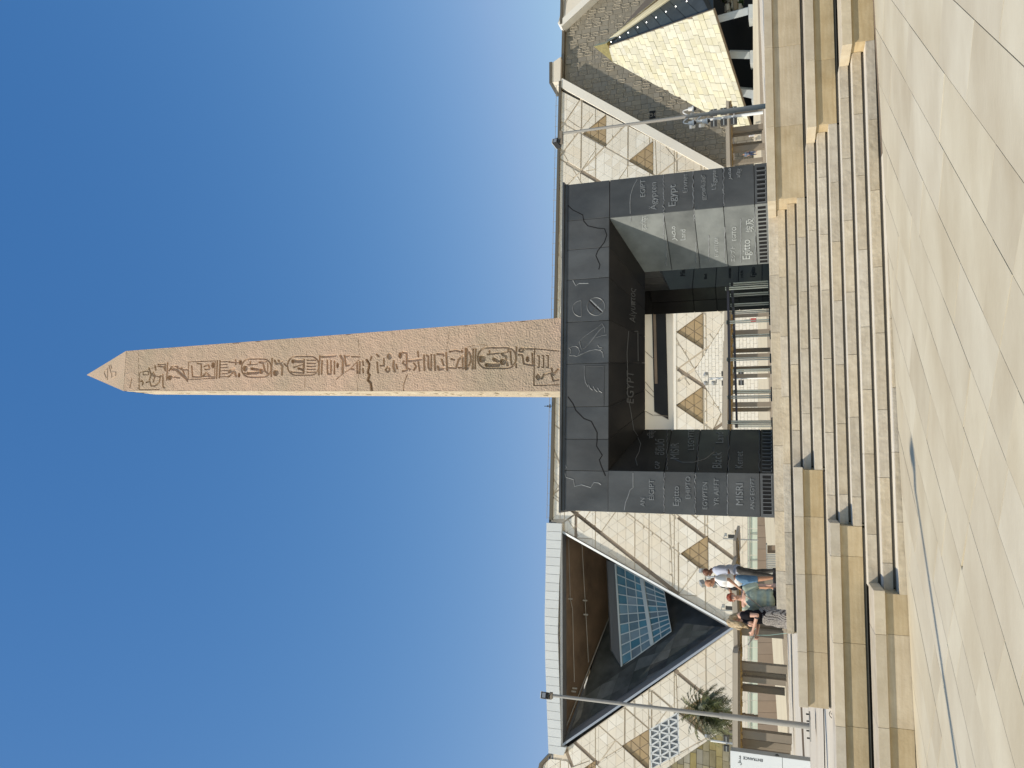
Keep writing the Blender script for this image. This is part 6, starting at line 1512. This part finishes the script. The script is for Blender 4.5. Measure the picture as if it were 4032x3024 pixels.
st = MB(); pp = [V3((.12, .05, 1.45)), V3((.08, -.12, 1.42)), V3((0, -.20, 1.28)), V3((-.14, -.215, 1.08)), V3((-.25, -.21, .98))]
for a_, b_ in zip(pp[:-1], pp[1:]): st.tube(a_, b_, .010, n=6)
st.build('bag_strap', M['bag'], w3)
# woman 4: long blond hair, black top, dotted skirt, both hands on a phone held out to the left
w4p = at(588, 3000, 15.0); z4 = esp_z(15.0)
w4 = thing('person', 'woman with long blond hair in black top and dotted long skirt, bent over her phone', 'person', (w4p.x + .06, 15.0, z4), -62); w4.scale = (.965,) * 3
hp, P, mt = head(V3((0, -.17, 1.56)), 0, 38, .96)
ft = [(-.09, .0), (.09, -.04)]
sh, el, wr_ = [V3((-.175, -.06, 1.38)), V3((.175, -.05, 1.38))], [V3((-.22, -.14, 1.12)), V3((.235, -.05, 1.12))], [V3((-.08, -.36, 1.14)), V3((.06, -.30, 1.20))]
fuse('body', hp + torso(.98, 1.05, .12) + [El((-.07, -.17, 1.25), (.06, .05, .06)), El((.07, -.17, 1.25), (.06, .05, .06))] + legs(.93, ft) + feet_(ft) + sum((limb_arm(a, b, c, 1.0) for a, b, c in zip(sh, el, wr_)), []) + hand(wr_[0], el[0], -1, True) + hand(wr_[1], el[1], 1, True), .010, M['skin_fair'], w4)
face_bits(P, w4, None)
fuse('top', [El((0, -.05, 1.27), (.178, .142, .17)), El((0, -.03, 1.10), (.168, .135, .16)), El((0, 0, .98), (.180, .140, .09)), C((-.15, -.06, 1.395), (.15, -.06, 1.395), .062, .062)] + [C(a, a.lerp(b, .35), .070, .068) for a, b in zip(sh, el)], .012, M['black_cloth'], w4, .006, 10)
fuse('skirt', [C((0, 0, .95), (0, .0, .60), .178, .215), C((0, 0, .60), (0, .02, .22), .215, .25), El((0, .01, .93), (.185, .165, .10))], .014, M['skirt'], w4, .024, 5.5)
hr = [El(P(0, .02, .045), (.088, .102, .088), (38, 0, 0)), El(P(0, .06, -.01), (.082, .07, .09), (38, 0, 0))]
for s_, ex_ in ((-1, .0), (1, .02)): hr += [C(P(.078 * s_, -.005, .03), V3((.10 * s_, -.20, 1.46)), .034, .040), C(V3((.10 * s_, -.20, 1.46)), V3((.11 * s_, -.24 - ex_, 1.30)), .040, .016)]
hr += [C(P(0, .08, -.02), V3((.02, -.01, 1.42)), .07, .06), C(V3((.02, -.01, 1.42)), V3((.05, .03, 1.25)), .06, .02), C(P(.06, .0, .06), V3((.13, -.26, 1.40)), .03, .03), C(P(.04, -.07, .06), V3((.09, -.30, 1.44)), .025, .03)]
sphere_hair(hr, 'hair', M['hair_blond'], w4, .012)
ph = link('phone', MB().box(-.04, .04, -.006, .006, -.08, .08).mesh('phone'), M['phone'], w4); ph.location = (0, -.44, 1.22); ph.rotation_euler = (R(60), 0, 0)
MB().tube((0, -.38, 1.17), (0, -.58, 1.30), .010, n=8).build('phone_handle', M['phone'], w4)
st = MB(); pp = [V3((.0, -.38, 1.15)), V3((.01, -.36, .9)), V3((.02, -.30, .6)), V3((.03, -.27, .3))]
for a_, b_ in zip(pp[:-1], pp[1:]): st.tube(a_, b_, .004, n=5)
st.build('lanyard', M['mint'], w4); MB().tube((.05, -.29, 1.175), (.055, -.265, 1.185), .034, .034, 12).build('bracelet', M['mint'], w4)
MB().tube((.22, -.07, 1.125), (.20, -.09, 1.13), .05, .05, 12).build('armband', M['strap'], w4)
# small far visitors below the cartouche wall
def far_person(label, U, Vt, Vb, top_m, leg_m, skin, hd=0, hat=None, arm=0, d=72.6):
    p = at(U, Vb, d); H = at(U, Vt, d).z - p.z; t = thing('person', label, 'person', (p.x, d, p.z), hd, 'far visitors below the cartouche wall'); k_ = H / 1.75; t.scale = (k_,) * 3
    ft = [(-.10, .08), (.10, -.12)]; hp, P, mt = head(V3((0, -.02, 1.64)), 0, 0)
    sh, el, wr_ = [V3((-.2, 0, 1.42)), V3((.2, 0, 1.42))], [V3((-.26, .0, 1.15)), V3((.26, -.05, 1.15))], [V3((-.25, -.12, .92)), V3((.22, -.2 - arm, 1.0 + arm))]
    fuse('body', hp + torso() + legs(.93, ft) + feet_(ft) + sum((limb_arm(a, b, c) for a, b, c in zip(sh, el, wr_)), []) + hand(wr_[0], el[0], -1) + hand(wr_[1], el[1], 1), .022, M[skin], t, smooth=2)
    fuse('top', [El((0, 0, 1.27), (.20, .16, .2)), El((0, 0, 1.02), (.19, .15, .18)), C((-.165, 0, 1.42), (.165, 0, 1.42), .07, .07)] + [C(a, a.lerp(b, .7), .078, .07) for a, b in zip(sh, el)], .025, M[top_m], t, .01)
    fuse('trousers', [El((0, 0, .92), (.18, .14, .12))] + [C(*x[1:]) for x in legs(.90, ft, 1.25)], .025, M[leg_m], t, .006)
    sphere_hair([El(P(0, .02, .045), (.088, .10, .088))], 'hair', M[hat or 'hair_dark'], t, .003, .02)
far_person('far visitor in grey blue shirt and navy trousers, left of the pair', 2421, 2922, 2981, 'greyblue', 'navy', 'skin_tan', 20)
far_person('far visitor in dark navy clothes, right of the pair', 2433, 2934, 2982, 'navy', 'greyblue', 'skin_tan', -15)
far_person('far visitor in white top with bare legs between two shelter posts', 2463, 2942, 2980, 'shirt_white', 'red_cloth', 'skin_tan', -40, arm=.2)
far_person('far visitor in pale clothes near the white light mast', 2491, 2944, 2974, 'shirt_white', 'shirt_white', 'skin_fair', 30)
far_person('far visitor in bright blue top leaning beside a shelter post', 2503, 2932, 2969, 'cobalt', 'shirt_white', 'skin_tan', -60)
far_person('far visitor in red beside the foot of the pyramid', 2524, 2945, 2977, 'red_cloth', 'red_cloth', 'skin_tan', 60)
